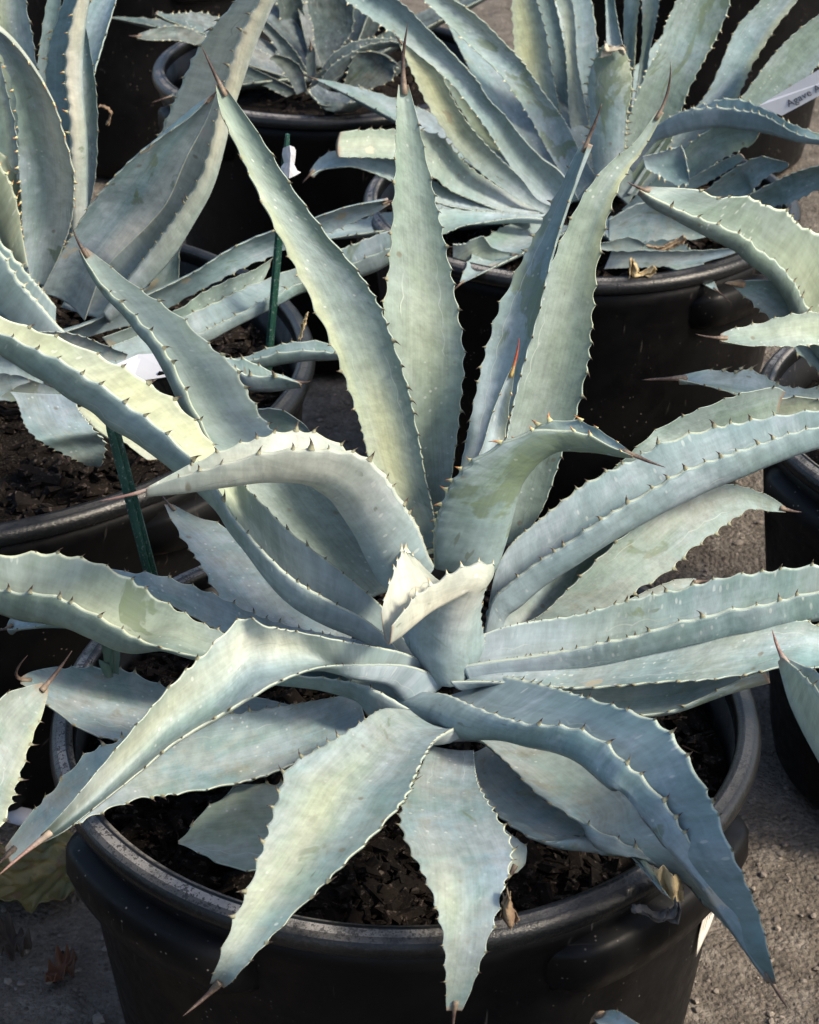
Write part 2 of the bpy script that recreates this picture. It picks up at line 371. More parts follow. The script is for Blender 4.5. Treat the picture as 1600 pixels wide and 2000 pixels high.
# ------------------------------------------------------------------ leaves
def build_leaf(plant, A, B, M, n=120, m=12, thick=.0078, teeth=1.0, spacing=1.0, thorn=THORN_DARK, spine=None, spine_mat=SPINE, spine_r=None,
               yel=(), hue=0., rub=.3, speck=.25, old=0., wave=.0, seed=0, name='leaf', sub=True, scal=1.0, label=None, flat=2.0, deep=0., tside=(1, 1), pale=0.):
    """A, B, M: stations (k,3) of left margin, right margin and midrib, base to tip"""
    rs = np.random.default_rng(seed + 100)
    k = len(A); cen = (A + B) / 2
    seg = np.linalg.norm(np.diff((cen + M) / 2, axis=0), axis=1); L = seg.sum()
    cum = np.concatenate(((0,), np.cumsum(seg))) / L
    tt = np.linspace(0, 1, n + 1)
    par = np.interp(tt, cum, np.arange(k))
    a, b, mm = cr(A, par), cr(B, par), cr(M, par)
    W = b - a; width = np.linalg.norm(W, axis=1); Wn = norm(W)
    Tn = norm(np.gradient((a + b) / 2 + mm, axis=0))
    # margins: scallops peaking at each tooth
    tl = []
    for e in range(2):
        ts, x = [], .04
        while x < .955:
            sp = (.0042 + .0095 * min(1, max(0, (x - .05) / .4))) * spacing * rs.uniform(.6, 1.5)
            ts.append(x); x += sp / L
        tl.append(np.array(ts))
    amp = .0026 * scal * np.clip((tt - .02) / .4, .18, 1) * np.clip((1 - tt) / .12, 0, 1) * np.clip(width / .028, .15, 1)
    offs = []
    for ts in tl:
        o = np.zeros(n + 1)
        if len(ts) > 2:
            i = np.clip(np.searchsorted(ts, tt), 1, len(ts) - 1); f = np.clip((tt - ts[i - 1]) / (ts[i] - ts[i - 1]), 0, 1)
            o = np.abs(2 * f - 1) ** 1.8 - .45
        offs.append(o * amp)
    offs = [o_ * t_ for o_, t_ in zip(offs, tside)]
    if wave:
        ph = rs.uniform(0, 6.28, 4)
        nn = norm(np.cross(Wn, Tn))
        env = np.clip(width / .03, 0, 1)[:, None] * (tt * (1 - tt) * 4)[:, None]
        a = a + nn * env * wave * (np.sin(tt * 13 + ph[0]) + .6 * np.sin(tt * 29 + ph[1]))[:, None]
        b = b + nn * env * wave * (np.sin(tt * 11 + ph[2]) + .6 * np.sin(tt * 31 + ph[3]))[:, None]
    ss = np.concatenate(((-1, -.955), np.linspace(-.86, .86, m - 3), (.955, 1)))
    m = len(ss) - 1
    u = (ss + 1) / 2
    mid = (a + b) / 2; dep = mm - mid                       # midrib offset
    top = a[:, None] * (1 - u)[None, :, None] + b[:, None] * u[None, :, None] + dep[:, None] * (1 - np.abs(ss) ** flat)[None, :, None]
    dS = np.gradient(top, axis=1); dT = np.gradient(top, axis=0)
    N = norm(np.cross(dS, dT))
    # scallops live on the margins only
    eL = np.clip((-ss - .62) / .38, 0, 1) ** 2.2; eR = np.clip((ss - .62) / .38, 0, 1) ** 2.2
    outL = norm(top[:, 0] - top[:, 2]); outR = norm(top[:, -1] - top[:, -3])
    top = top + outL[:, None] * (offs[0][:, None] * eL[None, :])[:, :, None] + outR[:, None] * (offs[1][:, None] * eR[None, :])[:, :, None]
    th = thick * (1.15 - .55 * tt)[:, None] * np.clip(width / .035, .12, 1)[:, None] * (.17 + .83 * (1 - ss ** 2))[None, :]
    bot = top - N * th[:, :, None]
    V = []; nt_ = m + 1; nb = m - 1; ring = nt_ + nb
    allv = np.concatenate((top, bot[:, 1:-1][:, ::-1]), axis=1).reshape(-1, 3)
    rowl = np.arange(n + 1)
    Fc = []
    for i in range(n):
        r0, r1 = i * ring, (i + 1) * ring
        for j in range(ring):
            j2 = (j + 1) % ring; Fc.append((r0 + j, r0 + j2, r1 + j2, r1 + j))
    Fc.append(tuple(range(ring))[::-1]); Fc.append(tuple(n * ring + j for j in range(ring)))
    org = np.array(plant.location)
    o = mesh(name, allv - org, Fc, LEAF, plant)
    s_all = np.concatenate((ss, ss[1:-1][::-1])); side = np.concatenate((np.ones(nt_), np.zeros(nb)))
    Sg = np.tile(s_all, (n + 1, 1)); Tg = np.tile(tt[:, None], (1, ring)); Dg = np.tile(side, (n + 1, 1))
    Yg = np.zeros_like(Sg)
    for (t0, s0, rt, rss, am) in yel:
        Yg = np.maximum(Yg, am * np.exp(-((Tg - t0) / rt) ** 2 - ((Sg - s0) / rss) ** 2))
    co = np.stack((Sg * width[:, None] * .5, Tg * L, Dg * .37), axis=-1).reshape(-1, 3)
    st = np.stack((Sg, Tg, Yg), axis=-1).reshape(-1, 3)
    for nm, arr in (('leafco', co), ('leafst', st)):
        at = o.data.attributes.new(nm, 'FLOAT_VECTOR', 'POINT'); at.data.foreach_set('vector', arr.astype(np.float32).ravel())
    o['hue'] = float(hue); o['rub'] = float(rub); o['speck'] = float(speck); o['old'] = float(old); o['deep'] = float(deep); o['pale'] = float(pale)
    if label: o['label'] = label
    if not sub: return o
    # marginal thorns
    TV, TF, TT = [], [], []
    def cone(p, d, t_, r, h, bend):
        bsz = len(TV); d = d / (np.linalg.norm(d) + 1e-9)
        x = np.cross(d, t_); x /= (np.linalg.norm(x) + 1e-9); y = t_ - d * np.dot(t_, d); y /= (np.linalg.norm(y) + 1e-9)
        for lv, (f, rr) in enumerate(((-.25, 1.25), (.25, .62), (.62, .30))):
            for q in range(5):
                an = 6.283 * q / 5; TV.append(p + d * h * f + t_ * bend * h * f * abs(f) + (x * math.cos(an) * .75 + y * math.sin(an) * 1.35) * r * rr); TT.append(max(0, f))
        TV.append(p + d * h + t_ * bend * h); TT.append(1)
        for lv in range(2):
            for q in range(5): TF.append((bsz + lv * 5 + q, bsz + lv * 5 + (q + 1) % 5, bsz + lv * 5 + 5 + (q + 1) % 5, bsz + lv * 5 + 5 + q))
        for q in range(5): TF.append((bsz + 10 + q, bsz + 10 + (q + 1) % 5, bsz + 15))
    if teeth > 0:
        for e, (ts, edge, sg) in enumerate(((tl[0], a, -1), (tl[1], b, 1))):
            if not tside[e]: continue
            for t_ in ts:
                i = min(n, int(round(t_ * n)))
                if width[i] < .004: continue
                sz = teeth * (.0012 + .0025 * min(1, max(0, (t_ - .03) / .35))) * rs.uniform(.45, 1.35) * min(1, .35 + width[i] / .05)
                nvec = N[i, 0 if sg < 0 else -1]
                d = (outL[i] if sg < 0 else outR[i]) + nvec * rs.uniform(.15, .6)
                cone((top[i, 0] if sg < 0 else top[i, -1]) - (outL[i] if sg < 0 else outR[i]) * .0003, d, Tn[i], sz * .24, sz, rs.uniform(-.8, .5))
        if TV:
            q = mesh('marginal_thorns', np.array(TV) - org, TF, thorn, o); q['kind'] = 'stuff'
            at = q.data.attributes.new('tt', 'FLOAT', 'POINT'); at.data.foreach_set('value', np.array(TT, np.float32))
    # terminal spine
    if spine is not None:
        P0 = (top[n, 0] + top[n, -1] + mm[n]) / 3; P1 = np.asarray(spine, float)
        ln = np.linalg.norm(P1 - P0); r0 = spine_r or min(.0018, max(.0010, width[n] * .45))
        bendv = Tn[n] * ln
        r0 *= .82; SV, SF, ST = [], [], []
        K = 10
        for i in range(K + 1):
            f = i / K; p = (P0 - Tn[n] * .006) * (1 - f) ** 2 + 2 * f * (1 - f) * (P0 + bendv * .45) + P1 * f * f
            r = r0 * (1 - f) ** .8 + .00012; dd = norm((P1 - P0) * .6 + bendv * .4 * (1 - f))
            x = np.cross(dd, (0, 0, 1.)); x /= np.linalg.norm(x) + 1e-9; y = np.cross(dd, x)
            for q in range(7):
                an = 6.283 * q / 7; SV.append(p + (x * math.cos(an) + y * math.sin(an)) * r * (1 + .12 * math.sin(q * 2.1 + i))); ST.append(f)
        for i in range(K):
            for q in range(7): SF.append((i * 7 + q, i * 7 + (q + 1) % 7, i * 7 + 7 + (q + 1) % 7, i * 7 + 7 + q))
        SF.append(tuple(range(7))[::-1]); SF.append(tuple(K * 7 + q for q in range(7)))
        q = mesh('terminal_spine', np.array(SV) - org, SF, spine_mat, o)
        at = q.data.attributes.new('tt', 'FLOAT', 'POINT'); at.data.foreach_set('value', np.array(ST, np.float32))
    return o

_seed = [0]
def leaf(plant, st, Y=None, Z=None, roll=0.0, gut=.13, dm=0.0, tip=None, tipd=None, base3=(), **kw):
    """st: stations (Ax,Ay,Bx,By[,Mx,My]) measured in the 1600x2000 frame from base to tip; A is the left hand when walking
    to the tip on the upper face. Y or Z: depth or height along the leaf (spread evenly over the stations)."""
    _seed[0] += 1; kw.setdefault('seed', _seed[0])
    k = len(st); idx = np.linspace(0, 1, k)
    key = np.atleast_1d(np.asarray(Y if Y is not None else Z, float))
    d = np.interp(idx, np.linspace(0, 1, len(key)), key)
    rl = np.atleast_1d(np.asarray(roll, float)); rl = np.interp(idx, np.linspace(0, 1, len(rl)), rl)
    dmv = np.atleast_1d(np.asarray(dm, float)); dmv = np.interp(idx, np.linspace(0, 1, len(dmv)), dmv)
    un = at_y if Y is not None else at_z
    A = np.array([un(s[0], s[1], d[i] + rl[i]) for i, s in enumerate(st)])
    B = np.array([un(s[2], s[3], d[i] - rl[i]) for i, s in enumerate(st)])
    cen = (A + B) / 2; T = norm(np.gradient(cen, axis=0)); Wv = B - A; N = norm(np.cross(norm(Wv), T))
    M = cen - N * (gut * np.linalg.norm(Wv, axis=1))[:, None]
    for i, s in enumerate(st):
        if len(s) > 4: M[i] = un(s[4], s[5], d[i] + dmv[i])
    if len(base3):                            # further stations at world points, nearest the heart first
        bA = np.array([q[0] for q in base3], float); bB = np.array([q[1] for q in base3], float)
        A = np.concatenate((bA, A)); B = np.concatenate((bB, B)); M = np.concatenate(((bA + bB) / 2 - np.array((0, 0, .008)), M))
    sp = un(tip[0], tip[1], tipd if tipd is not None else d[-1] + (d[-1] - d[-2]) * .5) if tip else None
    return build_leaf(plant, A, B, M, spine=sp, **kw)

def free_leaf(plant, base, az, e0, e1, L, Wd, gut=.16, curve=1.3, twist=0., **kw):
    """a leaf from a world base point: azimuth, starting and ending elevation in degrees"""
    _seed[0] += 1; kw.setdefault('seed', _seed[0])
    k = 9; p = np.array(base, float); az = math.radians(az); h = np.array((math.cos(az), math.sin(az), 0)); sidev = np.array((math.sin(az), -math.cos(az), 0))
    A, B, M = [], [], []; t0 = None
    for i in range(k):
        t = i / (k - 1); e = math.radians(e0 + (e1 - e0) * t ** curve); T = h * math.cos(e) + np.array((0, 0, 1.)) * math.sin(e)
        if i: p = p + T * L / (k - 1)
        up = np.cross(sidev, T); tw = math.radians(twist * t); sv = sidev * math.cos(tw) + up * math.sin(tw)
        wd = Wd * (.62 + .38 * math.sin(min(1, t / .45) * PI / 2)) * (1 - max(0, (t - .4) / .6) ** 1.7) + .002
        # walking outward on the upper face the left hand is -sidev
        A.append(p - sv * wd / 2); B.append(p + sv * wd / 2); M.append(p - np.cross(sv, T) * wd * gut)
    sp = p + T * .022
    return build_leaf(plant, np.array(A), np.array(B), np.array(M), spine=sp, **kw)

# ------------------------------------------------------------------ the large agave in front
MP = thing('agave_plant', 'largest agave with open blue-green leaves, in the front pot', 'agave plant', (.02, 0, .335), 'potted agaves')
def ml(st, **k): return leaf(MP, st, **k)
# upright leaves behind the heart
ml([(815,1090,872,1080),(785,980,880,950),(755,870,894,850),(742,760,905,745),(742,680,907,690),(748,608,901,640),(757,535,888,560),(766,430,868,465),(772,320,845,360),(774,230,820,250),(778,165,798,165)],
   Y=[.03,.07,.13], tip=(797,45), gut=.16, yel=[(.48,.15,.20,.7,.35)], hue=1.0, rub=.1, spine_r=.0022, thick=.008)
ml([(800,1090,850,1070),(760,990,848,1010),(722,900,832,935),(705,835,815,840),(680,760,797,755),(650,680,768,665),(618,612,742,598),(570,512,703,535),(520,410,640,460),(480,325,575,372),(435,225,512,272),(421,165,442,172)],
   Y=[.02,.05,.09], tip=(394,90), gut=.15, yel=[(.22,-.2,.16,.6,.9),(.5,-.9,.4,.25,.7)], rub=.0, hue=.5, spine_r=.0017, thick=.008)
ml([(890,985,965,955),(897,925,980,900),(912,850,990,850),(928,770,1003,790),(945,695,1022,715),(972,605,1052,612),(1000,545,1068,540),(1030,485,1082,485),(1065,420,1100,425),(1100,350,1120,365),(1138,275,1149,280)],
   Y=[.015,.05,.08], tip=(1176,202), gut=.24, rub=.75, spine_r=.0017, teeth=1.1, roll=.006)
ml([(960,1080,1015,1055),(955,960,1060,995),(965,870,1098,890),(985,790,1128,805),(1010,700,1150,710),(1040,610,1158,625),(1070,530,1165,545),(1100,460,1178,465),(1140,380,1200,390),(1190,318,1222,342),(1240,278,1258,290),(1285,215,1297,220)],
   Y=[.05,.09,.14], tip=(1309,120), gut=.17, hue=.9, rub=.15, yel=[(.8,.9,.25,.3,1.0),(.5,0,.3,.6,.2)], spine_mat=SPINE, spine_r=.0015)  # strongest patch paints the sunlit right lip
ml([(885,960,945,950),(935,890,967,900),(962,810,987,850),(985,750,997,780),(1001,715,1006,720)],
   Y=[.0,.02,.03], tip=(1014,660), gut=.35, thorn=THORN_YEL, teeth=.9, spine_mat=SPINE_RED, spine_r=.0014, yel=[(.7,.9,.3,.4,.8)], rub=0)
# the three arching leaves round the heart
ml([(905,1090,848,1108,940,1112),(925,1040,847,1035,962,1042),(950,970,866,972,982,970),(975,915,890,928,998,932),(1005,868,925,896,1024,902),(1035,842,965,872,1050,880),(1062,827,1012,849,1082,864),(1090,820,1060,837,1112,862),(1125,820,1108,840,1150,866),(1160,833,1150,848,1185,876),(1197,857,1195,872,1212,886),(1232,882,1236,890,1236,892)],
   Y=[-.005,0,0,-.02], roll=[.012,.02,.018,.003], dm=[-.012,-.008,0], tip=(1300,913), rub=.85, thorn=THORN_YEL, teeth=1.25, spine_mat=SPINE, spine_r=.0018, hue=.3)
ml([(848,1105,800,1100,790,1150),(836,1080,785,1060,762,1120),(818,1030,765,1015,738,1078),(797,995,745,975,720,1042),(775,960,725,935,700,1010),(740,912,695,895,665,962),(700,885,660,865,635,940),(650,877,615,845,610,927),(585,875,560,841,560,921),(520,882,510,853,510,926),(445,902,430,880,445,940),(350,930,345,922,350,958),(285,955,285,953,285,967)],
   Y=[-.01,-.015,-.03,-.05], roll=[-.012,-.02,-.018,-.003], dm=[-.012,-.006,0], tip=(192,979), rub=.15, teeth=1.35, spine_mat=SPINE_PINK, spine_r=.0016, pale=1, yel=[(.65,0,.38,1.3,1.15)], scal=.8)  # cream arch: sunlight painted into the leaf colour
ml([(930,1300,825,1300,880,1335),(947,1257,787,1240,870,1290),(940,1200,800,1190,875,1228),(948,1150,812,1145,890,1180),(966,1117,822,1108,902,1156),(958,1100,818,1095,898,1152),(925,1099,808,1087,882,1161),(885,1115,797,1080,860,1172),(845,1140,785,1076,830,1190),(812,1162,772,1108,803,1216),(790,1192,757,1150,777,1240),(765,1222,745,1195,756,1256)],
   Y=[-.03,-.035,-.05,-.09], roll=[.0,-.004,-.012,-.008], dm=[-.018,-.02,-.012,-.004], tip=None, rub=.5, thorn=THORN_PALE, teeth=1.0, spacing=.55, spine_mat=SPINE_PINK, spine_r=.0012, pale=1, yel=[(.75,0,.38,1.6,1.2)], scal=.9, n=220, thick=.0032)  # the sunlit bend is painted cream
# left side
ml([(690,1180,775,1150),(600,1110,735,1080),(520,1040,680,990),(465,960,620,920),(428,890,558,862),(405,845,522,826,432,852),(370,775,492,778,386,792),(340,712,455,712,354,730),(305,657,415,678,319,674),(275,627,362,626,286,641),(250,600,325,598,259,611),(210,565,275,565,217,571),(175,520,218,522,181,526),(156,487,167,483,159,489)],
   Y=[.03,.06,.09,.11,.12], roll=[-.004,-.01,-.004], tip=(142,445), rub=.3, spine_r=.0016, hue=.8, speck=.6)
ml([(800,1300,822,1298,797,1308),(757,1245,782,1237,760,1268),(712,1208,748,1185,715,1235),(650,1175,660,1110,648,1203),(575,1130,570,1040,585,1162),(520,1080,515,985,540,1115),(480,1035,485,955,500,1062),(450,1000,465,932,468,1022),(425,952,445,905,435,975),(370,887,425,882,360,908),(320,840,395,838,306,866),(285,812,365,805,268,840),(250,790,335,775,232,820),(215,760,300,755,197,790),(170,735,260,725,152,765),(130,707,220,707,112,737),(80,685,150,672,64,712),(30,660,75,645,16,688),(-30,635,-5,615,-44,660),(-100,600,-85,588,-108,615),(-160,570,-155,565,-160,572)],
   Y=[-.03,-.01,.02,.04,.055,.06], roll=[-.006,-.02,-.02,-.004], tip=(-195,548), yel=[(.55,.75,.30,.95,1.0),(.9,.75,.25,.9,.8)], rub=.1, teeth=1.1, n=150)
ml([(720,1300,720,1275),(600,1305,600,1265),(480,1300,490,1248),(380,1280,420,1228),(310,1262,365,1200),(260,1240,310,1168,255,1250),(200,1205,255,1130,190,1225),(150,1180,195,1100,142,1205),(100,1160,140,1085,95,1197),(48,1156,65,1078,45,1193),(0,1150,0,1085,-3,1182),(-60,1135,-60,1085,-62,1165),(-130,1112,-130,1080,-130,1135),(-200,1085,-195,1075,-200,1090)],
   Y=[-.04,-.02,-.005,.0], roll=[-.008,-.018,-.015,-.003], tip=(-235,1070), yel=[(.6,.2,.3,.7,.4)], rub=.35, teeth=1.1, hue=.8)
ml([(740,1275,740,1255),(640,1275,640,1238),(520,1262,520,1207),(430,1232,430,1165),(370,1200,365,1140),(310,1170,300,1120),(255,1145,255,1118),(215,1118,212,1110)],
   Y=[.0,.03,.05], roll=-.01, tip=(185,1100), old=.3, speck=.6)
ml([(620,1300,690,1240),(500,1240,615,1195),(425,1160,570,1130),(395,1110,525,1085),(372,1075,470,1045),(348,1040,425,1022),(332,1008,375,1005),(321,985,338,985)],
   Z=[.345,.37,.39], tip=(316,964), old=.6, rub=.2, spine_r=.0014, gut=.06, thick=.005)
ml([(875,1330,855,1308,800,1378),(800,1300,790,1275,760,1335),(700,1297,690,1255,690,1315),(620,1303,590,1235,610,1285),(545,1330,520,1222,535,1290),(500,1355,470,1208,483,1305),(435,1392,405,1270,428,1355),(340,1450,335,1338,340,1412),(275,1505,270,1412,272,1474),(200,1565,195,1500,197,1547),(130,1620,130,1578,129,1607),(85,1645,80,1630,82,1641)],
   Z=[.385,.43,.45,.435,.42,.40], roll=[0,-.008,-.012,-.008,0], dm=-.014, tip=(-2,1709), pale=.6, yel=[(.42,.55,.18,.5,.8),(.72,.6,.25,.5,.7),(.7,-1,.3,.2,.5)], rub=.3, teeth=.9, spine_mat=SPINE_PINK, spine_r=.002, speck=.5, thick=.008)  # sunlit upper half put into the colour as cream
ml([(800,1385,790,1340,780,1392),(745,1352,740,1320,738,1388),(705,1335,700,1305,705,1355),(650,1325,640,1300,650,1338),(600,1320,590,1300,600,1330),(520,1320,520,1305,520,1325)],
   Y=[-.05,-.035], roll=-.012, rub=.2)
ml([(715,1405,705,1352),(625,1465,590,1372),(500,1520,480,1390),(350,1550,340,1415),(275,1560,225,1447),(215,1580,165,1475),(150,1610,100,1545),(75,1650,60,1590),(20,1685,10,1655)],
   Z=[.35,.365,.38,.375,.365], roll=[0,-.01,-.004], tip=(-25,1706), old=.65, rub=.5, gut=.09)
ml([(600,1420,600,1385),(450,1440,450,1350),(330,1450,340,1345),(230,1445,250,1310),(175,1432,190,1303),(125,1402,140,1303),(92,1375,100,1306),(58,1345,62,1312),(40,1335,42,1322)],
   Z=[.345,.36,.365], tip=(54,1280), tipd=.388, old=.8, rub=.5, gut=.05, spine_mat=SPINE)
ml([(735,1290,760,1255),(715,1265,735,1218),(690,1228,715,1195),(668,1195,690,1178)], Y=[.0,.02], rub=.3, thick=.004)
ml([(300,1230,300,1180),(200,1225,200,1190),(120,1215,120,1196),(60,1225,62,1190),(28,1228,27,1203),(14,1228,13,1222)], Y=[.0,.03], tip=(-5,1231), old=.5, roll=-.01)
# towards the viewer
ml([(905,1412,800,1385,858,1420),(855,1440,745,1385),(830,1475,690,1420),(812,1515,640,1450),(798,1550,565,1495),(775,1580,545,1545),(735,1625,528,1600),(685,1675,512,1655),(625,1735,485,1730),(555,1805,452,1805),(495,1870,430,1865),(458,1912,418,1900),(437,1930,410,1922)],
   Z=[.385,.41,.41,.40,.37,.34], gut=.10, tip=(357,1985), yel=[(.5,.25,.25,.45,.75),(.75,.5,.2,.6,.5)], old=.45, rub=.5, spine_r=.0026, thick=.009, hue=.2)  # left half lightened in colour to look sunlit
ml([(925,1465,840,1455),(935,1530,812,1520),(970,1590,780,1590),(1000,1645,795,1650),(998,1690,820,1695),(983,1740,842,1745),(970,1790,857,1795),(952,1845,866,1845),(928,1915,870,1915),(902,1975,872,1975)],
   Z=[.37,.39,.39,.37,.33], gut=.05, tip=(886,2012), yel=[(.68,.5,.16,.5,.5)], old=.6, rub=.3, speck=.4, spacing=.7, teeth=.7, scal=.9)
ml([(620,1600,620,1500),(540,1690,540,1530),(490,1700,475,1530),(440,1690,430,1560),(400,1670,390,1590),(370,1655,368,1625),(348,1648,348,1642)], Z=[.345,.338], old=.4, rub=.2, gut=.05, hue=.6, yel=[(.5,0,.4,1,.3)])
ml([(980,1620,940,1600),(1025,1650,985,1660),(1028,1680,990,1690),(1010,1705,985,1712)], Z=[.35,.335], tip=(988,1722), gut=.08, yel=[(.95,0,.2,1,.8)], old=.4)
# right side
ml([(960,1330,815,1352,800,1380),(985,1320,870,1355,860,1402),(1050,1333,925,1378,920,1415),(1110,1350,985,1400,985,1418),(1160,1365,1035,1412,1040,1432),(1215,1382,1090,1415,1095,1445),(1270,1402,1135,1424,1140,1465),(1312,1432,1185,1450,1180,1498),(1350,1488,1225,1490,1215,1530),(1382,1545,1265,1525,1250,1565),(1402,1588,1310,1580,1288,1610),(1425,1650,1340,1630,1320,1660),(1448,1700,1372,1668,1350,1700),(1468,1745,1405,1718,1385,1745),(1488,1800,1440,1785,1420,1800),(1504,1870,1475,1850,1462,1865),(1517,1922,1505,1916,1502,1920)],
   Z=[.38,.41,.425,.425,.41,.385,.35], roll=[.002,.006,.006,.002], dm=[-.012,-.02,-.02,-.008], tip=(1541,1972), rub=.15, speck=.35, teeth=1.0, hue=-.3, spine_r=.0017, n=150)
ml([(935,1405,860,1440),(1010,1410,925,1440),(1095,1432,980,1480),(1185,1480,1045,1545),(1255,1540,1110,1590),(1305,1600,1170,1620,1188,1636),(1345,1658,1235,1652,1253,1672),(1378,1708,1300,1685,1310,1705),(1410,1760,1350,1715,1352,1735),(1440,1800,1385,1755,1385,1772),(1462,1840,1425,1795,1422,1808),(1476,1872,1466,1862)],
   Z=[.365,.372,.372,.345,.305], roll=.004, dm=-.01, tip=(1490,1900), old=.7, rub=.3, yel=[(.4,-.2,.3,.6,.2)])
ml([(960,1450,925,1470),(1000,1500,930,1520),(1060,1540,955,1570),(1120,1580,1000,1612),(1180,1620,1060,1642),(1230,1665,1130,1636),(1262,1702,1205,1650),(1310,1756,1292,1742)], Z=[.348,.35,.355,.35], old=.9, rub=.5, gut=.05, label='dull grey older leaf lying low over the mulch')
ml([(940,1240,905,1300,925,1318),(1000,1220,960,1290,980,1302),(1060,1210,1040,1280,1050,1295),(1130,1200,1110,1268,1115,1283),(1200,1180,1180,1252,1185,1270),(1260,1163,1240,1240,1245,1256),(1325,1150,1325,1213,1328,1240),(1380,1135,1375,1203,1378,1230),(1430,1123,1420,1190,1422,1220),(1480,1117,1470,1183,1472,1213),(1530,1110,1520,1172,1522,1205),(1600,1103,1585,1155,1590,1200),(1680,1115,1670,1150,1675,1190),(1760,1140,1755,1160,1758,1185),(1830,1175,1828,1182,1828,1188)],
   Y=[-.04,-.03,-.02,0], roll=[.008,.018,.015,.003], tip=(1870,1195), speck=1.0, rub=.15)
ml([(930,1310,880,1330),(990,1287,950,1330),(1080,1272,1030,1335),(1160,1265,1110,1342),(1250,1243,1190,1340),(1340,1228,1280,1332),(1440,1207,1370,1328),(1500,1207,1450,1318),(1575,1212,1530,1303),(1630,1235,1600,1303),(1700,1260,1680,1298),(1760,1285,1755,1292)],
   Y=[-.05,-.045,-.03], roll=[.008,.02,.01], tip=(1790,1297), speck=1.2, old=.35, rub=.25)
ml([(960,1330,940,1350),(1060,1335,1040,1360),(1150,1335,1140,1385),(1250,1335,1220,1395),(1330,1325,1300,1390),(1400,1310,1375,1360),(1460,1305,1440,1328),(1500,1300,1495,1310)], Y=[-.04,-.03], roll=.015, old=.5, rub=.6)
ml([(955,1180,945,1238,958,1262),(970,1110,960,1175,975,1195),(1000,1060,990,1142,1008,1160),(1040,1025,1040,1103,1055,1118),(1095,980,1110,1057,1122,1073),(1140,945,1160,1022,1172,1040),(1190,918,1215,987,1228,1008),(1240,895,1270,955,1282,980),(1290,865,1325,922,1336,955),(1345,847,1370,904,1380,935),(1400,832,1425,885,1433,915),(1465,820,1485,865,1492,895),(1525,810,1545,845,1552,877),(1600,800,1610,830,1615,862),(1680,800,1690,820,1695,845),(1760,815,1762,822,1762,832)],
   Y=[0,.02,.05,.08], roll=[.008,.02,.018,.003], tip=(1800,837), rub=.15, teeth=1.1, hue=-.3, n=150)
ml([(990,1085,1000,1100),(1080,1000,1100,1020),(1180,930,1220,945),(1245,872,1290,895),(1290,835,1340,870),(1370,797,1400,850),(1460,765,1475,830),(1512,757,1505,812),(1535,766,1520,808)], Y=[.04,.08,.11], hue=.4, rub=.05, gut=.06)
ml([(1495,800,1480,830),(1525,780,1520,830),(1570,775,1575,822),(1620,788,1625,815),(1660,800,1660,806)], Y=[.12,.13], hue=.6, yel=[(.5,0,1,1,.4)], old=.4, gut=.1)
ml([(960,1230,960,1245),(1045,1208,1060,1235),(1110,1150,1200,1188),(1170,1090,1250,1150),(1225,1040,1305,1118),(1280,995,1350,1075),(1340,950,1392,1045),(1400,944,1430,1018),(1452,950,1465,996),(1500,968,1500,998),(1535,990,1535,1001)],
   Y=[.0,.03,.07,.1], gut=.08, tip=(1566,1000), old=.5, rub=.35, hue=.3, yel=[(.7,-.3,.25,.6,.25)])
ml([(960,1190,965,1235),(1010,1140,1050,1205),(1080,1090,1110,1155),(1150,1040,1190,1080),(1220,1000,1260,1015),(1290,970,1300,980)], Y=[.01,.05,.09], rub=.8, old=.3, hue=.3)
ml([(1180,1200,1200,1210),(1250,1160,1270,1175),(1320,1132,1340,1150),(1360,1130,1368,1142)], Y=[.03,.08], tip=(1390,1133), old=.8, rub=.5)

# ------------------------------------------------------------------ the tall agave at the left
LP = thing('agave_plant', 'tall upright agave at the left in the widest pot', 'agave plant', (-.36, .5, .33), 'potted agaves')
def ll(st, Y=None, Z=None, **k):
    k.setdefault('n', 84); k.setdefault('m', 9)
    return leaf(LP, st, Y=None if Y is None else [y + .08 for y in np.atleast_1d(Y)], Z=Z, **k)
ll([(120,600,200,610,190,620),(185,480,250,542,256,560),(235,400,310,465,318,496),(275,330,357,397,366,420),(305,275,395,330,400,345),(337,202,425,210,436,222),(377,112,454,105,468,127),(412,56,475,50,493,62),(461,0,505,0,522,2),(510,-60,545,-60,557,-60),(560,-120,578,-125,584,-125)],
   Y=[.41,.41,.39], roll=.012, tip=(610,-175), pale=.8, yel=[(.7,-.5,.35,.6,1.3),(.7,.9,.4,.4,1.2)], rub=.1)  # both sunlit bands painted on as cream
ll([(75,575,165,627),(100,527,190,555),(130,477,217,512),(172,407,290,440),(210,360,330,390),(260,310,362,315),(300,280,388,265),(332,257,405,232),(364,236,415,205),(404,198,421,187)], Y=[.40,.37,.36], tip=(428,172), gut=.22, tside=(1, 0), pale=1, yel=[(.5,.75,.5,.3,1.1)], rub=.5, hue=-.3)  # cream ridge paints sun along the right side
ll([(62,560,85,560),(50,500,118,495),(42,435,140,430),(40,380,145,375),(34,310,144,335),(34,250,125,265),(28,190,110,215),(12,135,87,168),(-10,90,55,120),(-40,50,15,75),(-80,20,-45,35),(-115,5,-100,8)], Y=[.39,.36,.33], tip=(-140,0), gut=.2, pale=.8, yel=[(.5,.6,.4,.5,1.1)], rub=.55, thorn=THORN_YEL)  # right half coloured cream as if sunlit
ll([(95,520,140,520,148,522),(90,430,140,437,150,440),(88,350,138,345,152,350),(86,275,136,275,152,275),(85,210,132,210,148,215),(88,155,126,155,146,160),(94,92,128,100,149,95),(106,50,134,60,155,50),(123,0,147,0,163,0),(145,-60,160,-60,170,-60),(165,-130,170,-130,173,-130)], Y=.45, roll=.012, tip=(180,-175), rub=.1, pale=1, yel=[(.6,.8,.6,.4,1.1)], thorn=THORN_YEL)  # sunlit right lip painted in cream
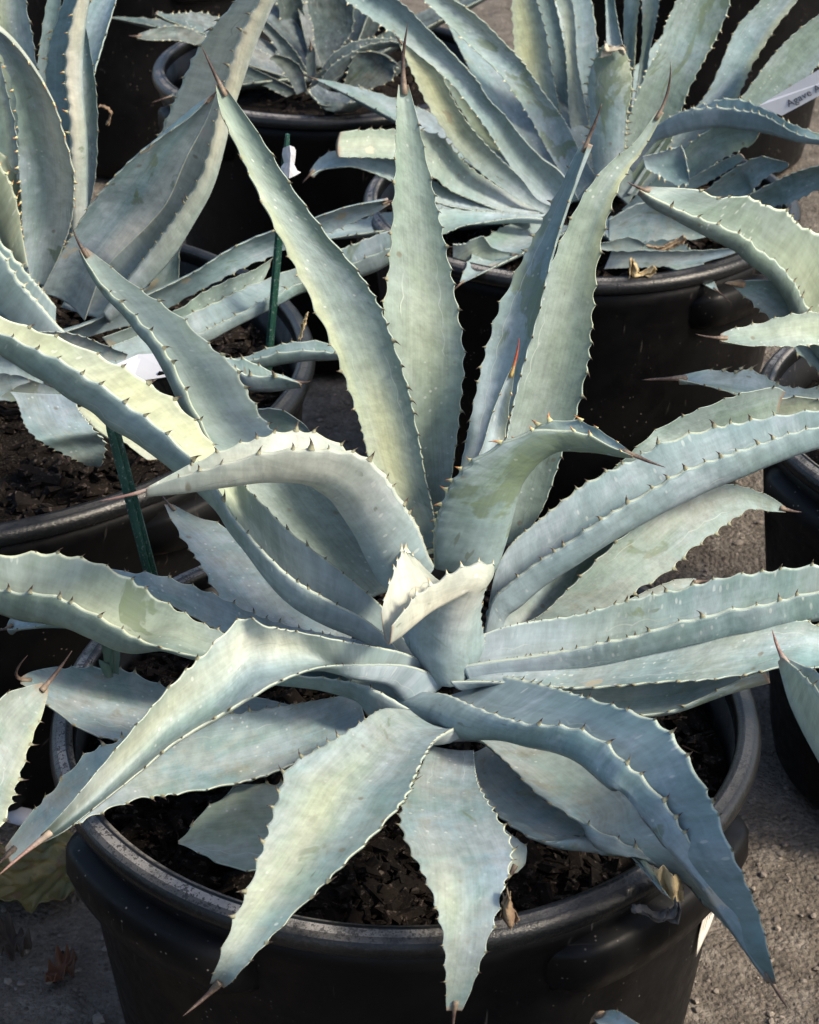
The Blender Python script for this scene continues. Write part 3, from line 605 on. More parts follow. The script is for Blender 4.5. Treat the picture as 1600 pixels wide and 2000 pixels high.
ll([(60,500,110,500),(60,300,110,300),(70,150,105,150),(82,57,115,60),(92,0,120,0),(110,-80,125,-80)], Y=.48, tip=(125,-140))
ll([(150,480,165,480),(148,410,174,412),(148,340,187,342),(145,250,191,250),(148,180,188,175),(152,110,178,105),(157,50,167,50)], Y=.48, tip=(161,10), gut=.2)
ll([(30,500,60,500),(10,300,80,300),(-10,150,74,160),(-20,80,66,80),(-15,20,54,20),(0,-50,45,-50),(15,-120,30,-120)], Y=.46, tip=(22,-170), yel=[(.7,-.6,.3,.5,.7)])
ll([(20,480,45,470),(0,400,42,400),(-20,320,38,320),(-25,250,30,245),(-25,190,18,195),(-25,130,3,130),(-30,60,-15,60)], Y=.42, tip=(-25,20), yel=[(.6,.3,.4,.6,.4)])
ll([(55,520,55,515,40,530),(42,445,46,430,18,490),(38,415,43,390,8,460),(25,365,36,352,-10,420),(5,328,15,312,-30,380),(-30,305,-20,280,-50,350),(-80,300,-75,280,-90,330),(-140,320,-138,312,-140,330)], Y=[.39,.34], roll=-.012, tip=(-175,335), yel=[(.5,0,.5,1.3,.8)], thorn=THORN_YEL, hue=.5)
ll([(130,652,110,600,110,690),(105,625,95,580,75,680),(80,595,78,560,40,655),(55,567,60,540,5,620),(32,537,38,512,-30,590),(0,485,5,472,-60,540),(-40,430,-35,415,-85,480),(-90,380,-88,372,-105,400),(-130,345,-129,343,-132,350)], Y=[.36,.33], roll=-.014, tip=(-160,320), thorn=THORN_PALE, hue=-.3)
ll([(110,655,110,680),(180,630,200,650),(260,590,290,625),(341,552,360,585),(390,526,430,548),(435,496,480,522),(485,470,530,502),(536,451,575,480),(590,436,620,465),(626,422,655,450),(680,404,695,433),(730,395,740,412),(758,391,762,399)], Y=[.40,.44,.45], roll=-.006, tip=(774,392), hue=-.3, rub=.2)
ll([(200,660,220,690),(345,605,360,640),(390,575,410,625),(450,545,465,590),(500,525,505,560),(535,503,528,520)], Y=[.38,.43], hue=.4, rub=.3, teeth=.5, speck=.8)
ll([(180,690,190,725),(270,655,290,700),(352,620,380,655,382,664),(420,590,450,620,452,630),(480,560,532,577,534,587),(577,522,585,552,590,564),(640,495,650,530,656,546),(700,472,720,500,726,525),(765,447,770,480,772,500),(815,433,820,455,822,470),(846,430,848,438,848,444)], Y=[.36,.42,.42], roll=.008, old=.2, speck=.5)
ll([(230,600,280,580),(290,560,345,552),(310,520,350,500),(345,480,356,478)], Y=.47, old=.5)
ll([(400,690,400,705,405,735),(456,700,456,716,468,742),(480,701,480,730,488,752),(503,712,506,733,518,756),(530,724,530,733,543,756),(560,737,560,740,570,752),(585,745,585,747,590,751)], Y=[.30,.30], roll=.010, tip=(607,744), teeth=1.8)
ll([(420,705,440,720),(480,696,484,704,492,715),(512,683,515,697,520,710),(553,671,545,688,556,703),(592,666,600,684,600,698),(632,667,632,686,635,698),(660,680,660,690,662,697),(686,690,686,694,686,696)], Y=[.36,.36], roll=.008, teeth=1.1)
ll([(150,770,20,765),(152,795,35,790),(170,820,48,830),(190,845,75,860),(206,865,110,880),(205,890,150,900),(196,912,175,912)], Z=[.42,.40,.36], old=.5, gut=.04, spacing=.5, teeth=.5, rub=.1)
ll([(190,770,150,796),(260,800,199,845),(300,850,245,865),(330,890,288,898)], Z=[.39,.36], old=.6, yel=[(.3,0,1,2,1.0)], teeth=0, label='pale tan dying leaf on the mulch')
ll([(-80,715,-80,800),(0,723,0,774),(30,729,28,758),(60,742,58,746)], Y=.27, old=.7, spacing=.6)
ll([(-60,690,-60,730),(0,695,0,730),(40,710,40,735),(80,735,80,748),(100,752,100,757)], Y=.22, tip=(112,760), rub=.3)
ll([(60,650,60,690),(110,648,110,690),(155,655,155,700),(200,672,200,706),(250,692,245,702)], Y=.30, old=1.0, teeth=1.6, spacing=.6, label='ragged leaf stub with a torn pale edge')
ll([(-40,690,-40,780),(60,735,60,785),(150,735,160,778),(250,740,250,772),(330,748,330,760)], Y=.36, old=.4, rub=.8)
ll([(505,800,490,850),(545,800,540,850),(590,825,575,850),(612,855,600,862)], Y=.05, old=.5, rub=.4)
for az, e0, L, wd in ((100, 75, .42, .06), (150, 62, .40, .065), (60, 60, .36, .06), (125, 40, .34, .07), (190, 50, .36, .06)):
    free_leaf(LP, (-.37 + .02 * math.cos(math.radians(az)), .53 + .02 * math.sin(math.radians(az)), .345), az, e0, e0 - 22, L, wd, n=60, m=8)

# ------------------------------------------------------------------ the agave behind, at the right
RP = thing('agave_plant', 'agave behind with many narrow leaves and a torn short middle leaf', 'agave plant', (.175, .88, .32), 'potted agaves')
def rl(st, **k):
    k.setdefault('n', 84); k.setdefault('m', 9); k.setdefault('spacing', .8); k.setdefault('teeth', .8)
    return leaf(RP, st, **k)
rl([(1130,385,1164,347),(1096,337,1130,290),(1067,290,1111,250),(1039,237,1092,219),(1011,194,1067,187),(980,150,1040,148),(946,116,1020,120),(905,78,980,78),(858,31,940,38),(830,3,895,5),(790,-40,840,-30),(750,-75,770,-72)], Y=[.88,.90], tip=(725,-95), rub=.7, thorn=THORN_PALE, yel=[(.75,.7,.25,.5,.5)])
rl([(1090,420,1130,390),(1061,409,1095,337),(1017,353,1055,306),(980,300,1017,265),(949,250,986,225),(911,200,955,194),(874,156,930,155),(811,103,875,95),(780,75,830,50),(746,52,790,10),(700,20,745,-20),(655,-15,690,-45),(620,-50,635,-60)], Y=[.85,.83], tip=(600,-75), rub=.5, thorn=THORN_PALE, gut=.2)
rl([(1070,420,1085,405),(1042,407,1049,388),(986,372,1017,347),(939,338,974,307),(892,291,939,270),(861,247,914,240),(830,197,886,195),(805,144,861,144),(788,105,815,105),(776,78,782,78)], Y=[.84,.80,.80], tip=(772,66), yel=[(.8,0,.35,1.5,1.0)], rub=0, teeth=.3)
rl([(1060,400,1070,390),(989,316,1000,300),(940,275,975,270),(900,215,925,200),(874,169,890,160),(862,150,868,148)], Y=.86, yel=[(.6,0,.5,1,.6)], teeth=.2)
rl([(1060,420,1065,405),(1000,418,1010,385),(924,391,939,341),(880,372,902,310),(849,347,870,272),(800,320,827,254),(764,310,765,252),(724,308,717,252),(690,307,690,256),(662,306,665,258)], Y=[.84,.80,.76], roll=-.01, hue=.3, old=.3, yel=[(.9,0,.3,1,.3)])
rl([(1050,425,1055,415),(908,407,920,390),(840,390,860,360),(767,354,790,320),(721,335,730,300),(689,326,680,290),(658,327,645,296),(625,332,622,312),(606,343,604,335)], Y=[.82,.76], roll=-.01, tip=(591,358), old=.3)
rl([(1070,428,1070,418),(1017,424,1017,417),(942,434,955,414),(905,441,883,408),(867,457,845,410),(830,470,800,420),(790,470,780,440)], Y=[.80,.73], roll=-.01)
rl([(885,478,885,562),(908,476,924,530),(940,462,945,520),(962,483,965,510),(985,491,985,503),(1010,495,1010,499)], Y=.72, tip=(1021,497), yel=[(.5,0,.5,1,.4)], old=.4)
rl([(1080,300,1110,290),(1035,200,1095,220),(1007,110,1077,125),(1002,62,1067,62),(999,0,1049,0),(1005,-70,1030,-70)], Y=.97, tip=(1015,-130), yel=[(.6,-.3,.4,.8,1.0)])
rl([(1100,310,1125,300),(1085,200,1115,230),(1072,120,1109,130),(1062,60,1100,75),(1045,0,1083,0),(1030,-60,1055,-60)], Y=.98, tip=(1040,-110), thorn=THORN_PALE)
rl([(1130,330,1160,320),(1112,230,1150,240),(1108,150,1138,180),(1104,90,1128,120),(1098,40,1124,47),(1085,0,1117,0),(1070,-60,1090,-60)], Y=.965, tip=(1075,-110), yel=[(.5,0,.5,1,.5)], thorn=THORN_PALE)
rl([(1164,360,1215,350),(1152,281,1222,290),(1152,219,1226,225),(1147,172,1233,190),(1153,135,1235,155),(1168,102,1230,122),(1182,85,1218,95)], Y=[.87,.86], rub=.9, gut=-.12, yel=[(.9,.7,.2,.5,.6)], teeth=1.2, spacing=.6, scal=.6, label='short middle leaf with its end torn off')
rl([(1185,95,1218,95),(1184,45,1210,60),(1183,0,1203,20),(1185,-50,1195,-45)], Y=.90, tip=(1190,-80), gut=.3)
rl([(1215,320,1250,300),(1240,200,1262,170),(1250,130,1269,100),(1255,70,1280,52),(1254,0,1288,0),(1262,-60,1280,-60)], Y=.95, tip=(1275,-100), thorn=THORN_PALE)
rl([(1215,250,1232,230),(1222,150,1240,100),(1218,60,1245,40),(1220,0,1250,0),(1230,-60,1245,-60)], Y=.96, tip=(1240,-100), yel=[(.6,.9,.5,.4,.7)])
rl([(1190,370,1225,400),(1225,240,1310,280),(1261,144,1343,184),(1285,100,1379,113),(1298,52,1398,79),(1322,0,1425,12),(1360,-60,1430,-50),(1400,-120,1425,-115)], Y=[.89,.92], tip=(1430,-150), rub=.6, thorn=THORN_PALE, hue=.4)
rl([(1225,380,1260,390),(1300,270,1380,290),(1374,192,1442,189),(1411,118,1466,136),(1424,84,1487,100),(1445,45,1521,47),(1487,0,1558,0),(1530,-60,1580,-60),(1575,-120,1590,-120)], Y=[.89,.94], tip=(1610,-150), yel=[(.6,.9,.4,.2,.8)])  # sunlit right edge painted cream
rl([(1300,360,1330,370),(1400,250,1450,280),(1458,178,1530,210),(1500,120,1570,165),(1540,76,1600,125),(1590,35,1650,70),(1650,0,1690,20),(1710,-30,1720,-25)], Y=[.87,.90], tip=(1745,-45), rub=.4, hue=.4)
rl([(1230,310,1225,310,1230,330),(1270,258,1265,262,1272,275),(1325,222,1303,231,1311,258),(1369,205,1348,213,1362,246),(1414,192,1406,209,1416,242),(1453,195,1450,215,1450,247),(1479,206,1479,220,1482,252),(1508,218,1507,232,1512,258),(1532,234,1532,247,1538,266),(1561,247,1561,262,1561,272),(1600,260,1600,272,1600,277),(1650,275,1650,280,1650,283)], Y=[.83,.78,.72], roll=.009, tip=(1680,290), rub=.5, thorn=THORN_PALE, teeth=1.1, hue=-.3)
rl([(1215,410,1230,425),(1300,330,1330,365),(1360,270,1390,325),(1420,240,1437,297),(1470,245,1469,281),(1483,255,1482,262)], Y=[.83,.79], yel=[(.9,.9,.2,.4,.8)], thorn=THORN_PALE)
rl([(1240,420,1260,430),(1330,360,1350,375),(1400,320,1420,335),(1445,300,1455,310)], Y=[.82,.79], old=.4)
rl([(1255,306,1262,330),(1295,296,1290,345),(1330,287,1318,362),(1340,315,1338,360),(1347,352,1345,362)], Y=.75, teeth=1.5, thorn=THORN_PALE, hue=-.3)
rl([(1300,440,1340,450),(1412,345,1461,385),(1450,320,1472,371),(1484,306,1499,345),(1510,311,1525,334),(1540,318,1540,325)], Y=[.80,.75], old=.5)
rl([(1330,450,1360,460),(1461,382,1500,408),(1525,349,1544,397),(1562,334,1600,371),(1620,318,1650,350),(1700,300,1705,310)], Y=[.80,.72], tip=(1735,298), rub=.2)
rl([(1190,430,1190,470),(1262,395,1240,475),(1330,420,1292,469),(1380,450,1350,468),(1394,457,1390,460)], Y=.75, old=.7, teeth=.3)
rl([(1150,470,1160,485),(1180,474,1190,490),(1229,463,1225,491),(1262,478,1250,488)], Y=.71, old=.6, teeth=0)
rl([(1200,485,1180,525),(1290,490,1270,522),(1390,488,1360,515),(1446,482,1440,493)], Y=[.72,.70], old=.7, teeth=0, rub=.5)
for az, e0, L, wd in ((90, 55, .34, .05), (120, 42, .33, .055), (60, 38, .32, .055), (150, 28, .30, .055), (200, 12, .26, .055), (240, 14, .22, .055), (300, 10, .2, .055)):
    free_leaf(RP, (.175 + .03 * math.cos(math.radians(az)), .883 + .03 * math.sin(math.radians(az)), .325), az, e0, e0 - 22, L, wd, n=60, m=8, old=.3)

# ------------------------------------------------------------------ the small agave farthest back, shade painted into its leaves
KP = thing('agave_plant', 'small agave with shade painted in, at the top, farthest back, one leaf hanging over its rim', 'agave plant', (-.095, 1.33, .32), 'potted agaves')
def kl(st, **k):
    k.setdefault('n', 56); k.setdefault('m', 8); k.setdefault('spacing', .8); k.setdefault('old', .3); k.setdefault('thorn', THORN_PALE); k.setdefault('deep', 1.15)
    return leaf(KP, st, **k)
kl([(560,150,560,125),(450,115,450,70),(390,90,405,72),(345,79,364,53),(296,79,320,52),(267,73,270,66)], Y=[1.30,1.2], tip=(252,69), roll=-.01, old=.8)
kl([(540,120,540,90),(450,75,440,40),(405,68,390,24),(334,41,330,27),(305,26,308,21)], Y=[1.32,1.26], roll=-.01)
kl([(640,160,665,150),(615,90,665,100),(611,49,688,60),(600,7,690,11),(605,-60,670,-60),(630,-120,650,-120)], Y=1.34)
kl([(580,185,600,178),(560,150,590,135),(540,125,566,114),(524,115,538,107)], Y=1.23, yel=[(.8,0,.4,1,.5)])
kl([(600,160,616,160),(598,120,617,110),(603,90,612,90)], Y=1.28, tip=(604,73))
kl([(600,180,612,175),(615,150,640,152),(635,135,650,142)], Y=1.25)
kl([(610,175,612,180,625,182),(640,115,645,130,655,158),(680,85,690,100,695,113),(720,75,725,85,728,97),(765,75,765,80,767,87),(800,85,800,88,800,91)], Y=1.25, roll=.01)
kl([(655,195,690,195),(671,165,709,180),(690,110,765,157),(716,101,770,135),(745,105,776,131),(775,125,782,130)], Y=1.24, old=.9, rub=.6)
kl([(700,165,620,165),(727,188,604,178),(680,200,622,200),(660,215,632,218),(646,232,637,232)], Z=[.355,.36,.33], tip=(640,245), gut=.2, old=.4)
kl([(600,185,620,180),(560,130,590,120),(530,80,565,85),(500,45,530,50),(470,10,490,12)], Y=1.32)
kl([(560,190,590,180),(510,165,530,150),(460,140,470,120),(430,100,440,90)], Y=1.26)
kl([(700,160,720,170),(760,130,770,150),(800,110,805,120)], Y=1.31)
kl([(620,150,640,150),(560,70,600,60),(540,0,590,0),(530,-60,560,-60)], Y=1.4)
kl([(660,140,680,140),(700,60,730,70),(730,0,770,10),(750,-50,770,-45)], Y=1.4)
kl([(640,150,660,150),(640,70,670,70),(650,0,680,0),(665,-60,675,-60)], Y=1.42)
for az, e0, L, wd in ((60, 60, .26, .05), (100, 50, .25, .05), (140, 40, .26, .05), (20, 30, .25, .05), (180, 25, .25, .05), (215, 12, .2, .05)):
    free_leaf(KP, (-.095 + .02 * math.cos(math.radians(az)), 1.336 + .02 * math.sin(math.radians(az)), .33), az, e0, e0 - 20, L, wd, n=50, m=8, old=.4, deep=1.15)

NP = thing('agave_plant', 'agave at the top left with shade painted in, only a few leaf ends showing above the dark gap', 'agave plant', (-.41, 2.02, .32), 'potted agaves')
QP = thing('agave_plant', 'agave with painted-in shade behind the many-leaved one, seen in the gaps at the top', 'agave plant', (.44, 1.98, .32), 'potted agaves')
for P_, x_, y_, lst in ((NP, -.41, 2.02, ((-75, 22, .26), (-40, 35, .28), (-10, 25, .30), (30, 60, .3), (-110, 30, .26), (90, 60, .3), (150, 50, .3), (-60, 60, .26))),
                        (QP, .44, 1.98, ((-100, 40, .26), (-70, 50, .28), (-40, 40, .26), (180, 45, .3), (210, 30, .3), (240, 50, .3), (90, 60, .3), (30, 40, .3)))):
    for az, e0, L in lst:
        free_leaf(P_, (x_ + .02 * math.cos(math.radians(az)), y_ + .02 * math.sin(math.radians(az)), .33), az, e0, e0 - 30, L, .06, n=50, m=8, old=.4, rub=.4, deep=1.15)  # leaves darkened in colour to imitate shade here too

# plants that only reach into the picture with a few leaves
SP = thing('agave_plant', 'agave reaching in from the right edge with pale-spotted pointed leaves', 'agave plant', (.5, .4, .33), 'potted agaves')
def sl(st, **k):
    k.setdefault('n', 100); k.setdefault('m', 9); return leaf(SP, st, **k)
sl([(1900,950,1950,880,1890,970),(1780,830,1850,730,1770,860),(1680,720,1760,600,1660,750),(1585,607,1680,490,1575,625),(1555,555,1610,458,1546,573),(1521,514,1565,440,1512,532),(1484,487,1536,411,1474,504),(1454,461,1499,401,1444,478),(1397,435,1457,382,1389,450),(1345,416,1405,386,1338,424),(1285,390,1364,371,1290,397),(1250,370,1262,364,1252,373)], Y=[.42,.36,.32], roll=-.012, tip=(1226,356), hue=.6, speck=1.4, yel=[(.55,.4,.2,.6,.45)], rub=.1)
sl([(1850,830,1900,760),(1700,780,1760,670),(1620,740,1670,640),(1562,694,1610,615),(1504,624,1581,608),(1478,602,1552,570),(1450,573,1510,550),(1430,558,1447,549)], Y=[.40,.36], tip=(1416,553), spine_mat=DRY, spine_r=.004, gut=.08)
sl([(1850,760,1850,680),(1750,700,1760,610),(1680,690,1680,600),(1600,675,1600,608),(1545,677,1542,614),(1500,676,1485,630),(1456,674,1440,640),(1407,665,1407,652)], Y=[.36,.29,.27], tip=(1358,652), roll=-.008, hue=.7, speck=.8, rub=.3, yel=[(.6,0,.3,1,.3)])
sl([(1850,860,1850,800),(1650,830,1650,760),(1539,800,1539,755),(1480,780,1480,726),(1443,772,1451,720),(1405,760,1437,727),(1370,750,1392,722),(1325,740,1330,733)], Y=[.36,.30], tip=(1253,742), roll=-.01, teeth=1.5, spine_r=.0028)
for az, e0, L, wd in ((30, 22, .34, .07), (80, 30, .32, .07), (-20, 14, .34, .07), (60, 14, .32, .07), (-60, 16, .32, .07)):
    free_leaf(SP, (.5 + .02 * math.cos(math.radians(az)), .4 + .02 * math.sin(math.radians(az)), .335), az, e0, e0 - 25, L, wd, n=60, m=8)

TP = thing('agave_plant', 'agave beyond the lower right corner showing only two leaf ends', 'agave plant', (.43, -.48, .33), 'potted agaves')
leaf(TP, [(2150,2250,2260,2200,2060,2330),(1950,1880,2040,1830,1880,2020),(1800,1600,1890,1560,1755,1760),(1680,1430,1760,1400,1665,1560),(1600,1347,1650,1335,1596,1438),(1568,1316,1592,1310,1556,1372),(1546,1297,1556,1294,1534,1318),(1530,1284,1534,1283,1524,1292)], Y=[-.42,-.3,-.2,-.14,-.12], roll=[-.02,-.015,-.004], tip=(1508,1229), base3=[((.425, -.51, .335), (.435, -.45, .335)), ((.36, -.485, .385), (.37, -.435, .375))], yel=[(.85,-.8,.3,.5,.7)], spine_mat=SPINE_PINK, spine_r=.0022)
leaf(TP, [(1600,2450,1750,2380),(1330,2130,1420,2090),(1230,2050,1290,2030),(1172,2002,1215,1978),(1160,1990,1180,1975)], Y=[-.44,-.36], gut=.15, old=1.0, base3=[((.42, -.51, .333), (.43, -.46, .333)), ((.31, -.49, .385), (.315, -.43, .39))], tip=(1152,2000), spine_mat=DRY, spine_r=.003)
for az, e0, L, wd in ((-60, 30, .32, .07), (0, 20, .32, .07), (-100, 25, .32, .07)):
    free_leaf(TP, (.43, -.48, .335), az, e0, e0 - 20, L, wd, n=60, m=8)
UP = thing('agave_plant', 'agave beyond the lower left corner showing one broad leaf end', 'agave plant', (-.62, -.28, .33), 'potted agaves')
leaf(UP, [(-300,1750,-150,1900),(-150,1560,0,1622),(-60,1440,32,1540),(0,1365,62,1450),(48,1343,84,1390),(84,1333,96,1346)], Y=[-.27,-.19,-.13,-.1], tip=(141,1271), base3=[((-.60, -.255, .335), (-.60, -.315, .335)), ((-.45, -.25, .385), (-.45, -.32, .385))], gut=.14, hue=.5, old=.6, yel=[(.8,1,.3,.2,.7)], spine_r=.0022)
for az, e0, L, wd in ((150, 50, .36, .07), (210, 60, .36, .07), (260, 30, .34, .07)):
    free_leaf(UP, (-.62, -.28, .335), az, e0, e0 - 20, L, wd, n=60, m=8)

# ------------------------------------------------------------------ stakes, tags and small things
def stake(name, p0, p1, wdt, label):
    p0, p1 = np.array(p0), np.array(p1); d = norm(p1 - p0); x = norm(np.cross(d, (0, 1., 0))); y = np.cross(d, x)
    V, Fc = [], []; h = wdt / 2; tk = h * .3
    sec = [(-h, -tk), (-tk, -tk), (-tk, -h), (tk, -h), (tk, -tk), (h, -tk), (h, tk), (tk, tk), (tk, h), (-tk, h), (-tk, tk), (-h, tk)]
    for i in range(9):
        f = i / 8; p = p0 + (p1 - p0) * f; k = 1 if i < 8 else .5
        V += [tuple(p - p0 + (x * a + y * b) * k) for a, b in sec]
    for i in range(8):
        for j in range(12): Fc.append((i * 12 + j, i * 12 + (j + 1) % 12, i * 12 + 12 + (j + 1) % 12, i * 12 + 12 + j))
    Fc.append(tuple(range(12))[::-1]); Fc.append(tuple(96 + j for j in range(12)))
    o = mesh(name, V, Fc, STAKE, None, False); o.location = p0
    return tag(o, label, 'plant stake', 'green plant stakes')
stake('plant_stake', at_y(521, 748, .47), at_y(562, 262, .47), .0066, 'dark green stake standing in the widest pot')
stake('plant_stake', at_y(322, 1225, .10), at_y(206, 780, .12), .0085, 'dark green stake leaning left in the front pot')

def plate(name, pts, th, mat, parent=None, org=(0, 0, 0)):
    """a thin solid plate from an outline of world points"""
    P = np.array(pts); n = norm(np.cross(P[1] - P[0], P[2] - P[0])); org = np.array(org); k = len(P)
    V = [p - org for p in P] + [p - org - n * th for p in P]
    Fc = [tuple(range(k)), tuple(range(2 * k - 1, k - 1, -1))] + [(i, k + i, k + (i + 1) % k, (i + 1) % k) for i in range(k)]
    return mesh(name, V, Fc, mat, parent, False)
# name tag of the agave behind
tl_ = at_y(1482, 207, .71); tr_ = at_y(1700, 76, .69); br_ = at_y(1722, 122, .685); bl_ = at_y(1527, 226, .705)
nm = thing('plant_tag', 'long white name tag with black lettering, angled at the upper right', 'plant tag', tuple(bl_))
plate('tag_strip', [bl_, br_, tr_, at_y(1500, 196, .71), tl_], .0008, WHITE, nm, bl_)
fc = bpy.data.curves.new('lettering', 'FONT'); fc.body = 'Agave Americana'; fc.size = .0092; fc.extrude = .00015; fc.space_character = 1.06
fc.materials.append(INK); ft = bpy.data.objects.new('text_curve', fc); C.objects.link(ft); bpy.context.view_layer.update()
fo = bpy.data.objects.new('lettering', bpy.data.meshes.new_from_object(ft.evaluated_get(bpy.context.evaluated_depsgraph_get()))); C.objects.link(fo); fo.parent = nm
bpy.data.objects.remove(ft)
xa = norm(br_ - bl_); na = norm(np.cross(br_ - bl_, tr_ - bl_)); na = na if na[1] < 0 else -na; ya = np.cross(na, xa)
from mathutils import Matrix
pos = at_y(1541, 209, .704) - np.array(bl_) + na * .0012
fo.matrix_local = Matrix(((xa[0], ya[0], na[0], pos[0]), (xa[1], ya[1], na[1], pos[1]), (xa[2], ya[2], na[2], pos[2]), (0, 0, 0, 1)))
# blank tag on top of the leaning stake
o0 = at_y(240, 740, .16)
nm = thing('plant_tag', 'blank white tag with a dark lower edge behind the yellowish left leaf', 'plant tag', tuple(o0))
plate('tag_strip', [at_y(226, 712, .16), at_y(262, 745, .15), at_y(276, 744, .15), at_y(345, 733, .15), at_y(310, 690, .17), at_y(270, 692, .17)], .001, WHITE, nm, o0)
pts = [at_y(276, 746, .151), at_y(330, 772, .15), at_y(352, 760, .15), at_y(345, 736, .151), at_y(326, 737, .152), at_y(322, 728, .152), at_y(310, 727, .152), at_y(304, 739, .152)]
plate('dark_edge', pts, .002, POT, nm, o0)
# white wrap on the upright stake
def curl(name, P, mat, th=.0006, parent=None, org=(0, 0, 0)):
    """a thin curved strip from rows of world points"""
    P = np.array(P, float); r, c = P.shape[:2]
    du = np.gradient(P, axis=1); dv = np.gradient(P, axis=0); N = norm(np.cross(du, dv))
    V = np.concatenate((P.reshape(-1, 3), (P - N * th).reshape(-1, 3))) - np.array(org); k = r * c; Fc = []
    for i in range(r - 1):
        for j in range(c - 1):
            a = i * c + j; Fc.append((a, a + 1, a + c + 1, a + c)); Fc.append((k + a, k + a + c, k + a + c + 1, k + a + 1))
    bd = [j for j in range(c)] + [i * c + c - 1 for i in range(1, r)] + [(r - 1) * c + j for j in range(c - 2, -1, -1)] + [i * c for i in range(r - 2, 0, -1)]
    for i in range(len(bd)): a, b = bd[i], bd[(i + 1) % len(bd)]; Fc.append((a, k + a, k + b, b))
    return mesh(name, V, Fc, mat, parent)
def pxgrid(rows, Y, bulge=0.0, wob=.0):
    out = []
    for r in rows:
        out.append([at_y(x, y, Y + bulge * math.sin(PI * j / max(1, len(r) - 1)) + wob * R_.uniform(-1, 1)) for j, (x, y) in enumerate(r)])
    return out
g = pxgrid([[(554, 290), (560, 286), (566, 284), (574, 287), (577, 294)], [(552, 302), (560, 300), (568, 300), (574, 303), (576, 308)], [(556, 318), (562, 318), (567, 316), (571, 318), (574, 322)], [(550, 326), (558, 328), (566, 328), (572, 330), (580, 334)], [(547, 336), (556, 342), (565, 348), (574, 344), (588, 337)]], .462, -.006)
tag(smooth(curl('stake_label', g, WHITE, .0005), False), 'white plastic label curled round the top of the upright stake', 'plant tag')
# sticker on the front pot
def pot_r(a, z, extra):
    return ((.18 + (z - .03) * .1128) * (1 + .006 * math.sin(3 * a + 1.0) + .0036 * math.sin(5 * a + 2.3))) + extra
rows = []
for i in range(10):
    f = i / 9; row = []
    for j in range(11):
        u = j / 10; a = math.radians(-28 + 17 * u); z = .262 - .040 * f - .006 * (1 - u) + .004 * u + .003 * f * math.sin(u * 9)
        r = pot_r(a, z, .0012 + .004 * max(0, f - .6) * (1 - u)); row.append((r * math.cos(a), r * math.sin(a), z))
    rows.append(row)
st_ = thing('pot_sticker', 'cream printed sticker wrapped round the right side of the front pot', 'sticker', rows[0][0])
curl('sticker_paper', rows, PAPER, .0004, st_, rows[0][0])
BV, BF = [], []
for k in range(9):
    a = math.radians(-26.5 + 1.45 * k); wd = math.radians((.35, .6, .28, .7, .4, .55, .3, .5, .3)[k]); z0, z1 = .255 + .0008 * k, .238 - (.0 if k % 3 else .004)
    b = len(BV)
    for aa, z in ((a, z0), (a, z1), (a + wd, z1), (a + wd, z0)):
        r = pot_r(aa, z, .0019 + .0008); BV.append(np.array((r * math.cos(aa), r * math.sin(aa), z)) - np.array(rows[0][0]))
    BF.append((b, b + 1, b + 2, b + 3))
mesh('printed_bars', BV, BF, INK, st_, False)

# dry scraps and fallen leaves
def scrap(name, rows, Y, mat, label, bulge=-.004, cat='dry leaf scrap'):
    P = np.array(pxgrid(rows, Y, bulge, .0010)); r, c = P.shape[:2]
    P = np.stack([cr(P[:, j], np.linspace(0, r - 1, 19)) for j in range(c)], 1)
    P = np.stack([cr(P[i], np.linspace(0, c - 1, 10)) for i in range(19)], 0)
    for i in range(19):
        for j in range(10):
            q = P[i, j] * 160; e = abs(j - 4.5) / 4.5
            P[i, j] += np.array(mnoise.noise_vector(Vector(q))) * .0016 + np.array(mnoise.noise_vector(Vector(q * 3.1))) * (.0006 + .0012 * e ** 3)
            P[i, j, 1] -= .0035 * math.sin(j * 1.15 + i * .25)
    o = curl(name, P, mat, .0005); return tag(o, label, cat)
scrap('dry_leaf_scrap', [[(985, 1745), (990, 1742), (996, 1748)], [(978, 1768), (988, 1764), (998, 1768)], [(976, 1788), (990, 1784), (1006, 1780)], [(980, 1800), (996, 1798), (1012, 1790)], [(990, 1806), (1000, 1806), (1010, 1802)]], -.236, DRY, 'brown curled dry scrap hanging below the rim beside the front middle leaf')
scrap('dry_leaf_scrap', [[(1280, 1690), (1300, 1700), (1322, 1712)], [(1285, 1715), (1308, 1722), (1334, 1735)], [(1300, 1745), (1316, 1745), (1334, 1748)], [(1318, 1760), (1326, 1758), (1332, 1756)]], -.185, TAN, 'yellow-tan dead leaf end under the right drooping leaf')
scrap('dry_leaf_scrap', [[(1235, 1774), (1240, 1772)], [(1265, 1780), (1270, 1788)], [(1295, 1786), (1300, 1798)], [(1315, 1782), (1322, 1794)], [(1322, 1764), (1330, 1770)]], -.21, simple('grey_dry_strip', (.10, .095, .09), (.05, .045, .04), 60, .8), 'thin grey dry strip stuck to the front pot')
scrap('dry_leaf_scrap', [[(1262, 478), (1268, 484)], [(1290, 480), (1294, 488)], [(1318, 472), (1322, 480)], [(1334, 460), (1340, 466)]], .69, DRY, 'curled brown dry strip on the soil of the agave behind')
scrap('dry_leaf_scrap', [[(1229, 504), (1238, 506)], [(1230, 525), (1246, 526)], [(1228, 545), (1250, 535)], [(1260, 530), (1270, 536)], [(1276, 520), (1284, 526)]], .675, TAN, 'small dry star-shaped scrap on the rim of the pot behind')
scrap('torn_leaf_end', [[(1171, 112), (1176, 98), (1182, 82)], [(1178, 110), (1186, 100), (1188, 92)], [(1190, 106), (1200, 98), (1206, 88)], [(1204, 98), (1214, 92), (1216, 84)], [(1214, 110), (1222, 104), (1222, 96)]], .852, simple('pale_torn_tissue', (.40, .36, .28), (.30, .27, .21), 60, .7), 'pale torn leaf end on the short middle leaf')
